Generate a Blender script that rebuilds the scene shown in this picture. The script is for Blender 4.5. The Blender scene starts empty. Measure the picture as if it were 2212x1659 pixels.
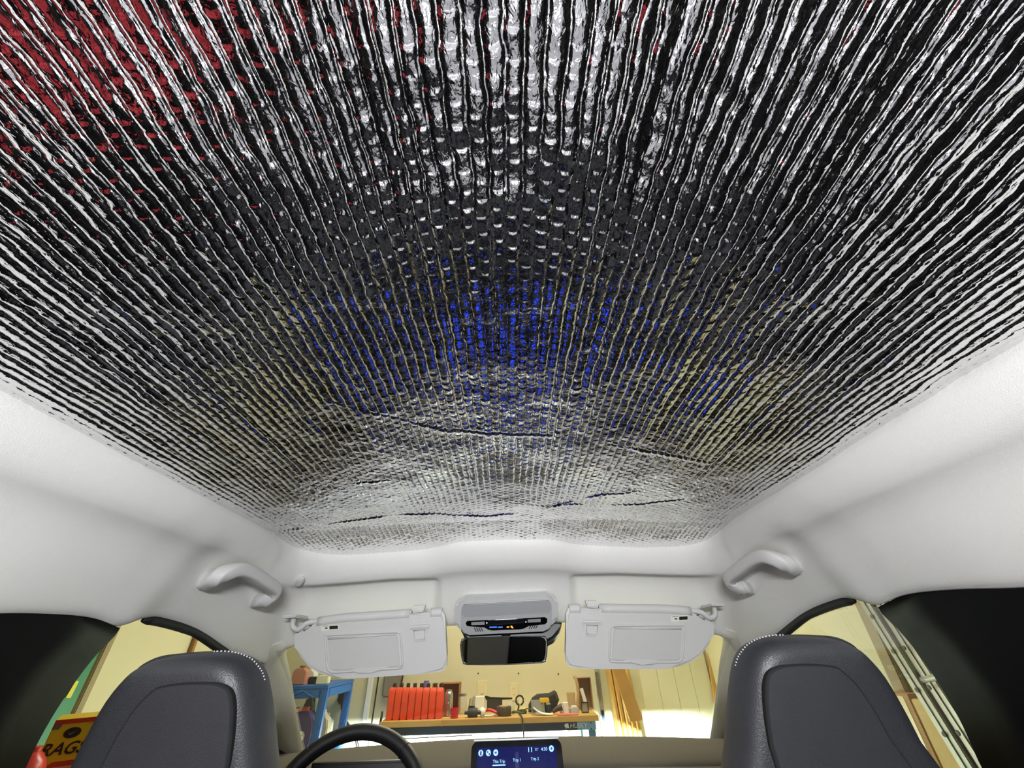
import bpy, bmesh, math, random
import numpy as np
from mathutils import Vector, Matrix
random.seed(4); RNG = np.random.RandomState(7)
S = bpy.context.scene; COL = S.collection
CZ = 1.27                                   # camera height above the garage floor
# ------------------------------------------------------------------ camera
FPX = 831.0; PITCH = math.radians(34); ROLL = math.radians(1.65); YAW = math.radians(1.18)
def axes():
    cp, sp = math.cos(PITCH), math.sin(PITCH)
    R = np.array([1, 0, 0.]); F = np.array([0, cp, sp]); Uu = np.array([0, -sp, cp])
    R2 = R*math.cos(ROLL)-Uu*math.sin(ROLL); U2 = Uu*math.cos(ROLL)+R*math.sin(ROLL)
    cy, sy = math.cos(YAW), math.sin(YAW)
    Z = np.array([[cy, sy, 0], [-sy, cy, 0], [0, 0, 1]])
    return Z@R2, Z@U2, Z@F
AX = axes(); CAM = np.array([.0093, 0, CZ])
cd = bpy.data.cameras.new('camera'); cam = bpy.data.objects.new('camera', cd); COL.objects.link(cam)
cd.sensor_fit = 'HORIZONTAL'; cd.sensor_width = 36; cd.lens = 36*FPX/2212; cd.clip_start = .01; cd.clip_end = 50
M = Matrix.Identity(4)
for i in range(3):
    M[i][0] = AX[0][i]; M[i][1] = AX[1][i]; M[i][2] = -AX[2][i]; M[i][3] = CAM[i]
cam.matrix_world = M; S.camera = cam
# ------------------------------------------------------------------ world, exposure, lights
w = bpy.data.worlds.new('world'); S.world = w; w.use_nodes = True
w.node_tree.nodes['Background'].inputs[0].default_value = (.5, .5, .45, 1)
w.node_tree.nodes['Background'].inputs[1].default_value = .02
vs = S.view_settings; vs.view_transform = 'Standard'; vs.look = 'None'; vs.gamma = 1; vs.exposure = 0.0; vs.use_curve_mapping = False
LAMP_P = 27; LANT_P = .7; GAR_P = 29; HEAD_P = 1500
def light(name, kind, loc, aim, power, color, **k):
    d = bpy.data.lights.new(name, kind); d.energy = power; d.color = color
    for a, b in k.items(): setattr(d, a, b)
    o = bpy.data.objects.new(name, d); COL.objects.link(o); o.location = loc
    o.rotation_euler = (Vector(aim)-Vector(loc)).to_track_quat('-Z', 'Y').to_euler()
    return o
# added unseen cabin lamp and small upward lamp, garage ceiling tubes, headlamps
light('added_cabin_light', 'AREA', (0, -.42, CZ+.185), (0, .35, CZ-.28), LAMP_P, (.97, .98, 1), shape='RECTANGLE', size=.30, size_y=.12)  # added lamp out of view, lights the headliner and visors
light('added_lantern_light', 'AREA', (-.035, .20, CZ-.478), (-.035, .20, CZ), LANT_P, (.97, .985, 1), shape='DISK', size=.075)  # added lamp below the camera, makes glints in the foil
for gx in (-.45, .45):
    light('garage_light', 'AREA', (gx, 3.1, 2.5), (gx*.9, 3.2, 0), GAR_P, (1, .93, .77), shape='RECTANGLE', size=.2, size_y=1.3)
for hx in (-.68, .68):
    light('headlamp_light', 'SPOT', (hx, 2.86, .62), (hx*.9, 4.1, .52), HEAD_P, (.74, .90, 1), spot_size=math.radians(95), spot_blend=.6, shadow_soft_size=.012)
# ------------------------------------------------------------------ helpers
def lin(c): return tuple((v/255/12.92 if v/255 <= .04045 else ((v/255+.055)/1.055)**2.4) for v in c)
MATS = {}
def mat(name, rgb, rough=.6, metal=0, nscale=40, namp=.06, bump=0, bscale=200, emit=None, estr=0, spec=.5, coat=0, trans=0, sheen=0, linear=False):
    if name in MATS: return MATS[name]
    m = bpy.data.materials.new(name); m.use_nodes = True; nt = m.node_tree; N = nt.nodes; L = nt.links
    b = N['Principled BSDF']; c = rgb if linear else lin(rgb)
    tc = N.new('ShaderNodeTexCoord'); nz = N.new('ShaderNodeTexNoise'); nz.inputs['Scale'].default_value = nscale; nz.inputs['Detail'].default_value = 3
    L.new(tc.outputs['Object'], nz.inputs['Vector'])
    mx = N.new('ShaderNodeMix'); mx.data_type = 'RGBA'
    mx.inputs[6].default_value = (*[v*(1-namp) for v in c], 1); mx.inputs[7].default_value = (*[min(1, v*(1+namp)) for v in c], 1)
    L.new(nz.outputs['Fac'], mx.inputs[0]); L.new(mx.outputs[2], b.inputs['Base Color'])
    b.inputs['Roughness'].default_value = rough; b.inputs['Metallic'].default_value = metal
    b.inputs['Specular IOR Level'].default_value = spec; b.inputs['Coat Weight'].default_value = coat
    if sheen: b.inputs['Sheen Weight'].default_value = sheen
    if trans: b.inputs['Transmission Weight'].default_value = trans
    if bump:
        n2 = N.new('ShaderNodeTexNoise'); n2.inputs['Scale'].default_value = bscale; n2.inputs['Detail'].default_value = 2
        L.new(tc.outputs['Object'], n2.inputs['Vector'])
        bp = N.new('ShaderNodeBump'); bp.inputs['Strength'].default_value = bump; bp.inputs['Distance'].default_value = .002
        L.new(n2.outputs['Fac'], bp.inputs['Height']); L.new(bp.outputs['Normal'], b.inputs['Normal'])
    if emit:
        b.inputs['Emission Color'].default_value = (*lin(emit), 1); b.inputs['Emission Strength'].default_value = estr
    MATS[name] = m; return m
def glassmat(name, tint=(1, 1, 1), refl=.06, rough=0):
    m = bpy.data.materials.new(name); m.use_nodes = True; nt = m.node_tree; N = nt.nodes; L = nt.links
    N.remove(N['Principled BSDF']); out = N['Material Output']
    t = N.new('ShaderNodeBsdfTransparent'); t.inputs[0].default_value = (*tint, 1)
    g = N.new('ShaderNodeBsdfGlossy'); g.inputs['Roughness'].default_value = rough
    fr = N.new('ShaderNodeFresnel'); fr.inputs[0].default_value = 1.45
    mu = N.new('ShaderNodeMath'); mu.operation = 'MULTIPLY'; mu.inputs[1].default_value = refl/.04
    L.new(fr.outputs[0], mu.inputs[0]); mx = N.new('ShaderNodeMixShader'); L.new(mu.outputs[0], mx.inputs[0])
    L.new(t.outputs[0], mx.inputs[1]); L.new(g.outputs[0], mx.inputs[2]); L.new(mx.outputs[0], out.inputs[0])
    MATS[name] = m; return m
def ray(px, py): return (px-1106)*AX[0]-(py-829.5)*AX[1]+FPX*AX[2]
def U(px, py, **k):                        # pixel -> point on an axis plane; z is given relative to the camera height
    d = ray(px, py); (a, v), = k.items(); i = 'xyz'.index(a)
    if a == 'z': v += CZ
    return Vector(CAM+d*(v-CAM[i])/d[i])
def UP(px, py, p0, n):                     # pixel -> point on a free plane
    d = Vector(ray(px, py)); c = Vector(CAM); n = Vector(n)
    return c+d*((Vector(p0)-c).dot(n)/d.dot(n))
def V(x, y, z): return Vector((x, y, CZ+z))
def mir(pts): return [Vector((-p[0], p[1], p[2])) for p in pts]
def origin_of(o):
    r = o
    while r.parent: r = r.parent
    return Vector(r.location)
def put(name, verts, faces, m, parent=None, smooth=True):
    verts = [Vector(v) for v in verts]
    if parent: o0 = origin_of(parent)
    else:
        xs, ys, zs = zip(*verts); o0 = Vector(((min(xs)+max(xs))/2, (min(ys)+max(ys))/2, min(zs)))
    me = bpy.data.meshes.new(name); me.from_pydata([v-o0 for v in verts], [], faces); me.update()
    if smooth: me.shade_smooth()
    o = bpy.data.objects.new(name, me); COL.objects.link(o)
    if m: me.materials.append(m)
    if parent: o.parent = parent
    else: o.location = o0
    return o
def fromnp(name, co, quads, m, parent=None):
    o0 = origin_of(parent) if parent else Vector((0, 0, 0))
    me = bpy.data.meshes.new(name); me.vertices.add(len(co)); me.vertices.foreach_set('co', (co-np.array(o0)).astype(np.float32).ravel())
    me.loops.add(quads.size); me.loops.foreach_set('vertex_index', quads.astype(np.int32).ravel())
    me.polygons.add(len(quads)); me.polygons.foreach_set('loop_start', np.arange(0, quads.size, 4, dtype=np.int32))
    me.update(calc_edges=True); me.shade_smooth(); me.materials.append(m)
    o = bpy.data.objects.new(name, me); COL.objects.link(o)
    if parent: o.parent = parent
    return o
def gridfaces(nu, nv, flip=False):
    i, j = np.meshgrid(np.arange(nu-1), np.arange(nv-1), indexing='ij'); a = i*nv+j
    q = np.stack([a, a+1, a+nv+1, a+nv], -1).reshape(-1, 4)
    return q[:, ::-1] if flip else q
def thing(name, label, cat, loc, group=None):
    o = bpy.data.objects.new(name, None); COL.objects.link(o); o.location = loc; o.empty_display_size = .05
    return tag(o, label, cat, group)
def tag(o, label, cat, group=None):
    o['label'] = label; o['category'] = cat
    if group: o['group'] = group
    return o
def struct(o, label=None):
    o['kind'] = 'structure'
    if label: o['label'] = label
    return o
def bmfin(name, bm, m, parent, smooth=True, flat_angle=None):
    bmesh.ops.recalc_face_normals(bm, faces=bm.faces); bm.verts.index_update()
    vs_ = [v.co.copy() for v in bm.verts]; fs = [[v.index for v in f.verts] for f in bm.faces]; bm.free()
    o = put(name, vs_, fs, m, parent, smooth)
    if smooth: o.data.set_sharp_from_angle(angle=math.radians(flat_angle or 40))
    return o
def slab(name, pts, nrm, th, m, parent=None, bev=.002, seg=2, both=True):
    """flat plate: outline pts, pushed by th along nrm, with rounded rims"""
    nrm = Vector(nrm).normalized(); bm = bmesh.new(); pts = [Vector(p) for p in pts]; n = len(pts)
    a = [bm.verts.new(p) for p in pts]; b = [bm.verts.new(p+nrm*th) for p in pts]
    fa = bm.faces.new(a); fb = bm.faces.new(b[::-1]); es = []
    for i in range(n): bm.faces.new((a[i], b[i], b[(i+1) % n], a[(i+1) % n]))
    if bev:
        es = list(fb.edges)+(list(fa.edges) if both else [])
        bmesh.ops.bevel(bm, geom=es, offset=min(bev, th*.48), segments=seg, affect='EDGES', clamp_overlap=True)
    return bmfin(name, bm, m, parent)
def box(name, c, s, m, parent=None, bev=.004, rz=0, rx=0, seg=2, ry=0):
    bm = bmesh.new(); bmesh.ops.create_cube(bm, size=1)
    for v in bm.verts: v.co = Vector((v.co.x*s[0], v.co.y*s[1], v.co.z*s[2]))
    if bev: bmesh.ops.bevel(bm, geom=list(bm.edges), offset=min(bev, min(s)*.45), segments=seg, affect='EDGES')
    R = Matrix.Rotation(rz, 3, 'Z')@Matrix.Rotation(ry, 3, 'Y')@Matrix.Rotation(rx, 3, 'X')
    for v in bm.verts: v.co = R@v.co+Vector(c)
    return bmfin(name, bm, m, parent)
def crom(pts, n=8, closed=False):
    P = [Vector(p) for p in pts]; out = []; N = len(P)
    for i in range(N if closed else N-1):
        g = (lambda k: P[k % N]) if closed else (lambda k: P[max(0, min(N-1, k))])
        p0, p1, p2, p3 = g(i-1), g(i), g(i+1), g(i+2)
        for k in range(n):
            t = k/n
            out.append(.5*((2*p1)+(p2-p0)*t+(2*p0-5*p1+4*p2-p3)*t*t+(3*p1-p0-3*p2+p3)*t**3))
    if not closed: out.append(P[-1])
    return out
def tube(name, pts, r, m, parent=None, seg=10, smooth=8, closed=False, r2=None, up=(0, 0, 1), sq=1.0, taper=None):
    P = crom(pts, smooth, closed) if smooth else [Vector(p) for p in pts]; n = len(P); r2 = r2 or r; vs_, fs = [], []
    for i, p in enumerate(P):
        t = (P[(i+1) % n]-P[i-1]) if closed else (P[min(n-1, i+1)]-P[max(0, i-1)])
        t.normalize(); s = t.cross(Vector(up))
        if s.length < 1e-4: s = t.cross(Vector((1, 0, 0)))
        s.normalize(); u = s.cross(t); k = taper(i/(n-1)) if taper else 1
        for j in range(seg):
            a = 2*math.pi*j/seg; ca, sa = math.cos(a), math.sin(a)
            ca = math.copysign(abs(ca)**sq, ca); sa = math.copysign(abs(sa)**sq, sa)
            vs_.append(p+s*ca*r*k+u*sa*r2*k)
    for i in range(n if closed else n-1):
        for j in range(seg):
            a, b = i*seg+j, i*seg+(j+1) % seg; c = ((i+1) % n)*seg
            fs.append((a, b, c+(j+1) % seg, c+j))
    if not closed:
        fs.append(list(range(seg))[::-1]); fs.append([(n-1)*seg+j for j in range(seg)])
    return put(name, vs_, fs, m, parent)
def lathe(name, prof, base, m, parent=None, seg=20, axis=(0, 0, 1), sx=1, sy=1):
    ax = Vector(axis).normalized(); a = ax.orthogonal().normalized(); b = ax.cross(a)
    if abs(ax.z) > .99: a, b = Vector((1, 0, 0)), Vector((0, 1, 0))
    vs_, fs = [], []
    for r, h in prof:
        for j in range(seg):
            t = 2*math.pi*j/seg; vs_.append(Vector(base)+ax*h+a*math.cos(t)*r*sx+b*math.sin(t)*r*sy)
    for i in range(len(prof)-1):
        for j in range(seg): fs.append((i*seg+j, i*seg+(j+1) % seg, (i+1)*seg+(j+1) % seg, (i+1)*seg+j))
    fs.append(list(range(seg))[::-1]); fs.append([(len(prof)-1)*seg+j for j in range(seg)])
    o = put(name, vs_, fs, m, parent); o.data.set_sharp_from_angle(angle=math.radians(45)); return o
def rrect(cx, cy, w_, h_, r, n=4):
    out = []
    for (sx, sy, a0) in ((1, 1, 0), (-1, 1, 90), (-1, -1, 180), (1, -1, 270)):
        for k in range(n+1):
            a = math.radians(a0+90*k/n); out.append((cx+sx*(w_/2-r)+r*math.cos(a), cy+sy*(h_/2-r)+r*math.sin(a)))
    return out
def text(name, s, o3, right, up, size, m, parent, ext=.0004, align='CENTER', shear=0, bold=0):
    cu = bpy.data.curves.new(name, 'FONT'); cu.body = s; cu.size = 1; cu.align_x = align; cu.align_y = 'CENTER'; cu.extrude = 0; cu.shear = shear; cu.offset = bold; cu.resolution_u = 3
    t = bpy.data.objects.new(name, cu); COL.objects.link(t); dg = bpy.context.evaluated_depsgraph_get(); dg.update()
    me = bpy.data.meshes.new_from_object(t.evaluated_get(dg))
    right = Vector(right).normalized(); up = Vector(up).normalized()
    vs_ = [Vector(o3)+right*v.co.x*size+up*v.co.y*size for v in me.vertices]; fs = [list(p.vertices) for p in me.polygons]
    bpy.data.objects.remove(t); bpy.data.curves.remove(cu); bpy.data.meshes.remove(me)
    return put(name, vs_, fs, m, parent, False)
def pillow(name, outline, nrm, prof, m, parent=None, back=None):
    """closed outline puffed along nrm: prof = [(scale, push)]; back = plain backing distance"""
    P = [Vector(p) for p in outline]; n = len(P); c = sum(P, Vector())/n; nrm = Vector(nrm).normalized(); vs_, fs = [], []
    if back is not None: prof = [(.9, -back), (.985, -back*.8)]+prof
    for s_, h in prof: vs_ += [c+(p-c)*s_+nrm*h for p in P]
    for i in range(len(prof)-1):
        for j in range(n): fs.append((i*n+j, i*n+(j+1) % n, (i+1)*n+(j+1) % n, (i+1)*n+j))
    fs.append([(len(prof)-1)*n+j for j in range(n)]); fs.append(list(range(n))[::-1])
    bm = bmesh.new(); bv = [bm.verts.new(v) for v in vs_]
    for f in fs: bm.faces.new([bv[i] for i in f])
    return bmfin(name, bm, m, parent, True, 50)
def vnoise(x, y, scale, seed):
    r = np.random.RandomState(seed); T = r.rand(256, 256); u = x/scale+1000; v = y/scale+1000
    i = np.floor(u).astype(int); j = np.floor(v).astype(int); a = u-i; b = v-j
    a = a*a*a*(a*(6*a-15)+10); b = b*b*b*(b*(6*b-15)+10)
    g = lambda p, q: T[p % 256, q % 256]
    return (g(i, j)*(1-a)+g(i+1, j)*a)*(1-b)+(g(i, j+1)*(1-a)+g(i+1, j+1)*a)*b-.5
# ------------------------------------------------------------------ materials
HEAD = mat('headliner_cloth', (236, 235, 231), .95, nscale=300, namp=.02, bump=.25, bscale=900)
PLAS = mat('pale_grey_plastic', (208, 208, 206), .5, nscale=60, namp=.02, bump=.05, bscale=1500)
PLASD = mat('mid_grey_plastic', (176, 177, 178), .5, nscale=60, namp=.02, bump=.05, bscale=1500)
BLK = mat('black_plastic', (20, 20, 21), .35, namp=.2)
SEAL = mat('black_rubber', (10, 10, 11), .7)
COVER = mat('black_cover', (6, 6, 8), .5, nscale=15, namp=.3, bump=.12, bscale=25, spec=.1)
LEATH = mat('charcoal_leather', (46, 47, 51), .42, nscale=60, namp=.1, bump=.25, bscale=700)
LEATH2 = mat('charcoal_back_panel', (42, 43, 46), .55, nscale=60, namp=.1, bump=.2, bscale=900)
STITCH = mat('grey_thread', (170, 172, 176), .7)
DASH = mat('taupe_dash_cloth', (98, 92, 80), .9, nscale=500, namp=.12, bump=.3, bscale=900)
DASHL = mat('grey_lower_dash', (60, 58, 55), .7, nscale=300, namp=.1, bump=.2, bscale=900)
WALL = mat('yellow_plaster', (210, 204, 166), .85, nscale=6, namp=.03, bump=.12, bscale=60)
WHITE = mat('white_paint', (226, 226, 214), .6, nscale=10, namp=.03)
CONC = mat('concrete', (128, 126, 120), .8, nscale=12, namp=.12, bump=.2, bscale=80)
WOOD = mat('pine', (205, 164, 88), .55, nscale=18, namp=.1)
CARD = mat('cardboard', (172, 138, 92), .85, nscale=30, namp=.08)
STEEL = mat('steel', (190, 196, 200), .3, 1, nscale=20, namp=.08)
ALU = mat('aluminium', (168, 168, 156), .45, .4, nscale=25, namp=.12)
BLKMET = mat('dark_steel', (62, 76, 90), .28, .9, nscale=20, namp=.1)  # blue tint put in for headlamp reflections on the bench apron
CARPET = mat('black_carpet', (24, 24, 25), .95, nscale=200, namp=.3)
# ------------------------------------------------------------------ garage shell
YW = 4.1; XL = -1.95; XR = 1.72; YB = -1.9; ZC = 2.6
def wallbox(name, c, s, m): return struct(box(name, c, s, m, None, .002))
wallbox('floor', (0, 1.1, -.05), (4.2, 6.4, .1), CONC)
wallbox('wall_front', (-.1, YW+.05, ZC/2), (4.0, .1, ZC), WALL)
wallbox('wall_left', (XL-.05, 1.1, ZC/2), (.1, 6.2, ZC), WALL)
wallbox('wall_right', (XR+.05, 1.1, ZC/2), (.1, 6.2, ZC), WALL)
wallbox('wall_back', (-.1, YB-.05, ZC/2), (4.0, .1, ZC), WALL)
wallbox('ceiling_garage', (-.1, 1.1, ZC+.05), (4.2, 6.4, .1), WHITE)
# ------------------------------------------------------------------ headliner: swept surface round the glass roof
def zf(x, y):                               # underside of the glass roof, relative to the camera
    z0 = np.interp(y, [-1, .3, .6, .96, 1.1, 1.2], [.245, .244, .237, .227, .205, .18])
    cr = np.interp(y, [0, .5, 1., 1.1], [.03, .03, .015, .01])
    return z0+cr*(1-(x/.55)**2)
EX = [(-.545, -.8), (-.545, .1), (-.545, .4), (-.545, .55), (-.545, .61), (-.545, .67), (-.545, .71), (-.545, .745), (-.545, .773), (-.545, .79), (-.545, .81), (-.545, .835), (-.545, .875), (-.545, .926), (-.545, .965), (-.545, 1.0), (-.543, 1.02), (-.538, 1.05), (-.527, 1.075), (-.50, 1.10), (-.47, 1.112), (-.40, 1.115), (-.30, 1.113), (-.21, 1.105), (-.175, 1.093), (-.153, 1.08), (-.13, 1.07), (-.08, 1.065), (0, 1.066)]
WX = [(-.65, -.8, .03), (-.65, .1, .034), (-.65, .4, .037), (-.65, .55, .041), (-.65, .61, .047), (-.65, .67, .0495), (-.65, .71, .049), (-.65, .745, .044), (-.65, .773, .033), (-.65, .79, .040), (-.65, .81, .053), (-.65, .835, .056), (-.65, .875, .052), (-.65, .926, .046), (-.65, .965, .038), (-.65, 1.025, .023), (-.65, 1.08, .006), (-.65, 1.17, -.012), (-.645, 1.30, -.038), (-.628, 1.29, -.02), (-.605, 1.268, .0), (-.5, 1.255, .018), (-.33, 1.245, .034), (-.22, 1.242, .041), (-.18, 1.24, .042), (-.15, 1.24, .042), (-.12, 1.24, .042), (-.08, 1.24, .042), (0, 1.24, .042)]
def headliner():
    E = [np.array([x, y, zf(x, y)]) for x, y in EX]; W_ = [np.array(p) for p in WX]
    mm = lambda L: L+[np.array([-p[0], p[1], p[2]]) for p in L[-2::-1]]
    E = np.array(mm(E)); W_ = np.array(mm(W_)); d = np.r_[0, np.cumsum(.5*np.linalg.norm(np.diff(E, axis=0), axis=1)+.5*np.linalg.norm(np.diff(W_, axis=0), axis=1))]
    nu = 420; t = np.linspace(0, d[-1], nu)
    # denser in the visible part
    res = lambda A: np.stack([np.interp(t, d, A[:, k]) for k in range(3)], 1)
    E, W_ = res(E), res(W_)
    for A in (E, W_):
        for _ in range(4): A[1:-1] = .25*A[:-2]+.5*A[1:-1]+.25*A[2:]
    fr = np.array([-.03, 0, .03, .08, .15, .22, .29, .34, .40, .48, .58, .70, .82, .91, .96, 1.0])
    of = np.array([-.012, 0, .006, .011, .0145, .0155, .013, .0075, .003, .001, .002, .004, .004, .003, .001, -.004])
    f2 = np.linspace(0, len(fr)-1, 64); F = np.interp(f2, np.arange(len(fr)), fr); O = np.interp(f2, np.arange(len(fr)), of)
    for _ in range(3):
        O[1:-1] = .25*O[:-2]+.5*O[1:-1]+.25*O[2:]; F[1:-1] = .25*F[:-2]+.5*F[1:-1]+.25*F[2:]
    D = W_-E; ctr = np.array([0, .45, 0]); h = ctr-.5*(E+W_); h[:, 2] = 0
    side = np.abs(E[:, 0]) > .53; hh = np.where((E[:, 1:2] > 1.0), np.stack([-E[:, 0]*.9*np.clip((np.abs(E[:, 0])-.3)/.24, 0, 1), -np.ones(nu)*.6, np.zeros(nu)], 1), np.stack([-np.sign(E[:, 0]), np.zeros(nu), np.zeros(nu)], 1))
    for _ in range(10): hh[1:-1] = .25*hh[:-2]+.5*hh[1:-1]+.25*hh[2:]
    Dn = D/np.linalg.norm(D, axis=1)[:, None]; n = hh-Dn*np.sum(hh*Dn, 1)[:, None]; n /= np.linalg.norm(n, axis=1)[:, None]
    G = E[:, None]+D[:, None]*F[None, :, None]+n[:, None]*O[None, :, None]
    X, Z = G[..., 0], G[..., 2]; ss = lambda a, b, v: np.clip((v-a)/(b-a), 0, 1)**2*(3-2*np.clip((v-a)/(b-a), 0, 1))
    top = .142-.012*np.clip((np.abs(X)-.3)/.25, 0, 1)
    rec = ss(.176, .190, np.abs(X))*(1-ss(.53, .575, np.abs(X)))*(1-ss(top-.004, top+.010, Z))*(G[..., 1] > 1.05)
    G[..., 1] += .020*rec; G[..., 2] += .010*rec
    # a plain return flange outward behind every opening edge
    last = G[:, -1]-n*.012; last2 = G[:, -1]-n*.035+np.array([0, 0, .012])
    G = np.concatenate([G, last[:, None], last2[:, None]], 1); nv = G.shape[1]
    co = G.reshape(-1, 3)+np.array([0, 0, CZ])
    return struct(fromnp('ceiling', co, gridfaces(nu, nv), HEAD), 'pale grey cloth headliner of the car around the foil covered roof')
headliner()
# roof skin and body shell outside the cloth
ROOF = mat('black_glass_roof', (12, 12, 14), .1)
rv = []
for y in np.linspace(-1.1, 1.22, 14):
    for x in np.linspace(-.66, .66, 11): rv.append((x, y, CZ+zf(x*.83, y)+.035))
struct(fromnp('ceiling_glass', np.array(rv), gridfaces(14, 11), ROOF), 'dark glass roof panel above the foil')
# ------------------------------------------------------------------ reflective bubble foil under the roof glass
FOIL = bpy.data.materials.new('silver_foil'); FOIL.use_nodes = True
def foilmat():
    nt = FOIL.node_tree; N = nt.nodes; L = nt.links; b = N['Principled BSDF']
    b.inputs['Base Color'].default_value = (.80, .80, .81, 1); b.inputs['Metallic'].default_value = 1; b.inputs['Roughness'].default_value = .07
    tc = N.new('ShaderNodeTexCoord'); mp = N.new('ShaderNodeMapping'); mp.inputs['Scale'].default_value = (1.6, 1, 1)
    nz = N.new('ShaderNodeTexNoise'); nz.inputs['Scale'].default_value = 190; nz.inputs['Detail'].default_value = 2.5; nz.inputs['Distortion'].default_value = .6
    L.new(tc.outputs['Object'], mp.inputs[0]); L.new(mp.outputs[0], nz.inputs['Vector'])
    bp = N.new('ShaderNodeBump'); bp.inputs['Strength'].default_value = .35; bp.inputs['Distance'].default_value = .0012
    L.new(nz.outputs['Fac'], bp.inputs['Height']); L.new(bp.outputs['Normal'], b.inputs['Normal'])
foilmat()
def foil():
    p, q = .0120, .01386; npc = 10
    xs = np.arange(-47*npc, 47*npc+1)/npc*p
    ys = np.r_[np.arange(-.85, -.08, .006), np.arange(-.08, .32, .0011), np.arange(.32, 1.145, .0015)]
    X, Y = np.meshgrid(xs, ys, indexing='ij')
    xw = X+.0011*vnoise(X, Y, .03, 1)*2+.0009*vnoise(X, Y, .011, 2)*2
    c = np.floor(xw/p); s = xw/p-c-.5; yy = Y/q+.5*(c % 2)+.10*vnoise(X, Y, .02, 3)
    arc = .30*np.sqrt(np.clip(1-(1.9*s)**2, 0, 1)); cell = np.floor(yy-arc); tt = yy-arc-cell
    r1 = RNG.rand(400, 400); rc = r1[(c.astype(int)+200) % 400, (cell.astype(int)+150) % 400]; r2 = np.random.RandomState(11).rand(400, 400)[(c.astype(int)+200) % 400, (cell.astype(int)+150) % 400]
    gd = np.random.RandomState(5).rand(400); gl = gd[(c.astype(int)+200) % 400]; gr = gd[(c.astype(int)+201) % 400]
    prof = 1-np.abs(2*s)**2.5
    depth = np.where(s < 0, gl, gr)
    H = prof*(.0006+.0006*depth)
    gw = .0009+.0007*np.clip(.5+1.6*vnoise(X, Y, .013, 17), 0, 1)
    H += -(.0011*depth+.0002)*np.exp(-((.5-np.abs(s))*p/gw)**2)
    step = np.where(tt < .94, 1-tt/.94, (tt-.94)/.06)                     # slow drop, short rise along the crescent
    H += (.00030+.00032*rc)*step*prof**.5
    H += (rc-.5)*.0011*s*prof+(r2-.5)*.0007*(tt-.5)*prof
    H += .00030*vnoise(X, Y, .0065, 8)+.0009*vnoise(X, Y, .016, 9)+.0028*vnoise(X, Y, .06, 12)+.006*vnoise(X, Y, .2, 13)
    # folds across the sheet, traced from the photograph
    for path, amp in (([(560, 1160), (700, 1135), (830, 1117), (940, 1112), (1050, 1118), (1150, 1108), (1250, 1080), (1300, 1068), (1420, 1060)], .0022),
                      ([(700, 865), (850, 905), (960, 935), (1050, 940), (1200, 942), (1300, 955), (1400, 975), (1540, 1000)], .0018),
                      ([(1100, 1085), (1180, 1095), (1240, 1090), (1380, 1092), (1480, 1080)], .0015), ([(430, 1080), (560, 1060), (720, 1050), (840, 1040)], .001)):
        pts = []
        for a in path:
            z = .24
            for _ in range(40):
                u = U(*a, z=z); z = .5*z+.5*zf(u.x, u.y)
            pts.append((u.x, u.y))
        pts = np.array(sorted(pts)); fy = np.interp(X, pts[:, 0], pts[:, 1])+.004*vnoise(X, X*0, .02, 21)
        on = (X > pts[0, 0])*(X < pts[-1, 0])*np.clip(.45+2.2*vnoise(X, Y, .05, 23), 0, 1); dd = (Y-fy)/.0035
        H += on*amp*(np.exp(-(dd-1.2)**2*.35)-1.0*np.exp(-dd**2*1.5))
    Zb = zf(X, Y)+.004
    co = np.stack([X, Y, CZ+Zb-H], -1).reshape(-1, 3)
    return fromnp('foil_sunshade', co, gridfaces(len(xs), len(ys), False), FOIL)
tag(foil(), 'silver bubble foil sunshade sheet lining the whole glass roof above', 'sunshade')
# ------------------------------------------------------------------ pillars, doors, windows
def strip(name, A, B, th, m, label=None, n=10, bulge=.012, bdir=(0, -1, 0)):
    A = crom(A, n); B = crom(B, n); k = min(len(A), len(B)); vs_, nn = [], 7; bd = Vector(bdir)
    for i in range(k):
        for j in range(nn):
            t = j/(nn-1); vs_.append(A[i].lerp(B[i], t)+bd*bulge*math.sin(math.pi*t))
    q = gridfaces(k, nn); o = put(name, vs_, [list(f) for f in q], m)
    sm = o.modifiers.new('thickness', 'SOLIDIFY'); sm.thickness = th; sm.offset = 0
    return struct(o, label)
wsE = [V(-.588, 1.275, .028), U(626, 1390, y=1.268), U(617, 1410, y=1.31), U(627, 1458, y=1.40), U(638, 1526, y=1.50), U(650, 1594, y=1.60), U(660, 1640, y=1.66)]
drE = [V(-.664, 1.22, .0), V(-.656, 1.285, -.034), V(-.672, 1.33, -.07), V(-.692, 1.42, -.13), V(-.71, 1.50, -.19), V(-.72, 1.58, -.26), V(-.73, 1.66, -.33)]
PIL = mat('pillar_cloth', (205, 203, 192), .9, nscale=300, namp=.03, bump=.25, bscale=900)
strip('trim_1', wsE, drE, .006, PIL, 'pale cloth covered windscreen pillar on the driver side', bdir=(.6, -.8, 0))
strip('trim_2', mir(wsE), mir(drE), .006, PIL, 'pale cloth covered windscreen pillar on the passenger side', bdir=(-.6, -.8, 0))
# black weather strips along the front door window tops
sealp = [(308, 1340), (329, 1339), (368, 1348), (400, 1358), (425, 1368), (458, 1390), (485, 1410), (520, 1432)]
sl = [U(a, b, x=-.658) for a, b in sealp]+[V(-.680, 1.33, -.075), V(-.70, 1.42, -.14), V(-.73, 1.58, -.27)]
rr = lambda t: .35+.65*min(1, t*14)
struct(tube('trim_3', sl, .010, SEAL, seg=8, r2=.0085, taper=rr), 'black rubber window seal on the driver door')
struct(tube('trim_4', mir(sl), .010, SEAL, seg=8, r2=.0085, taper=rr), 'black rubber window seal on the passenger door')
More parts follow.
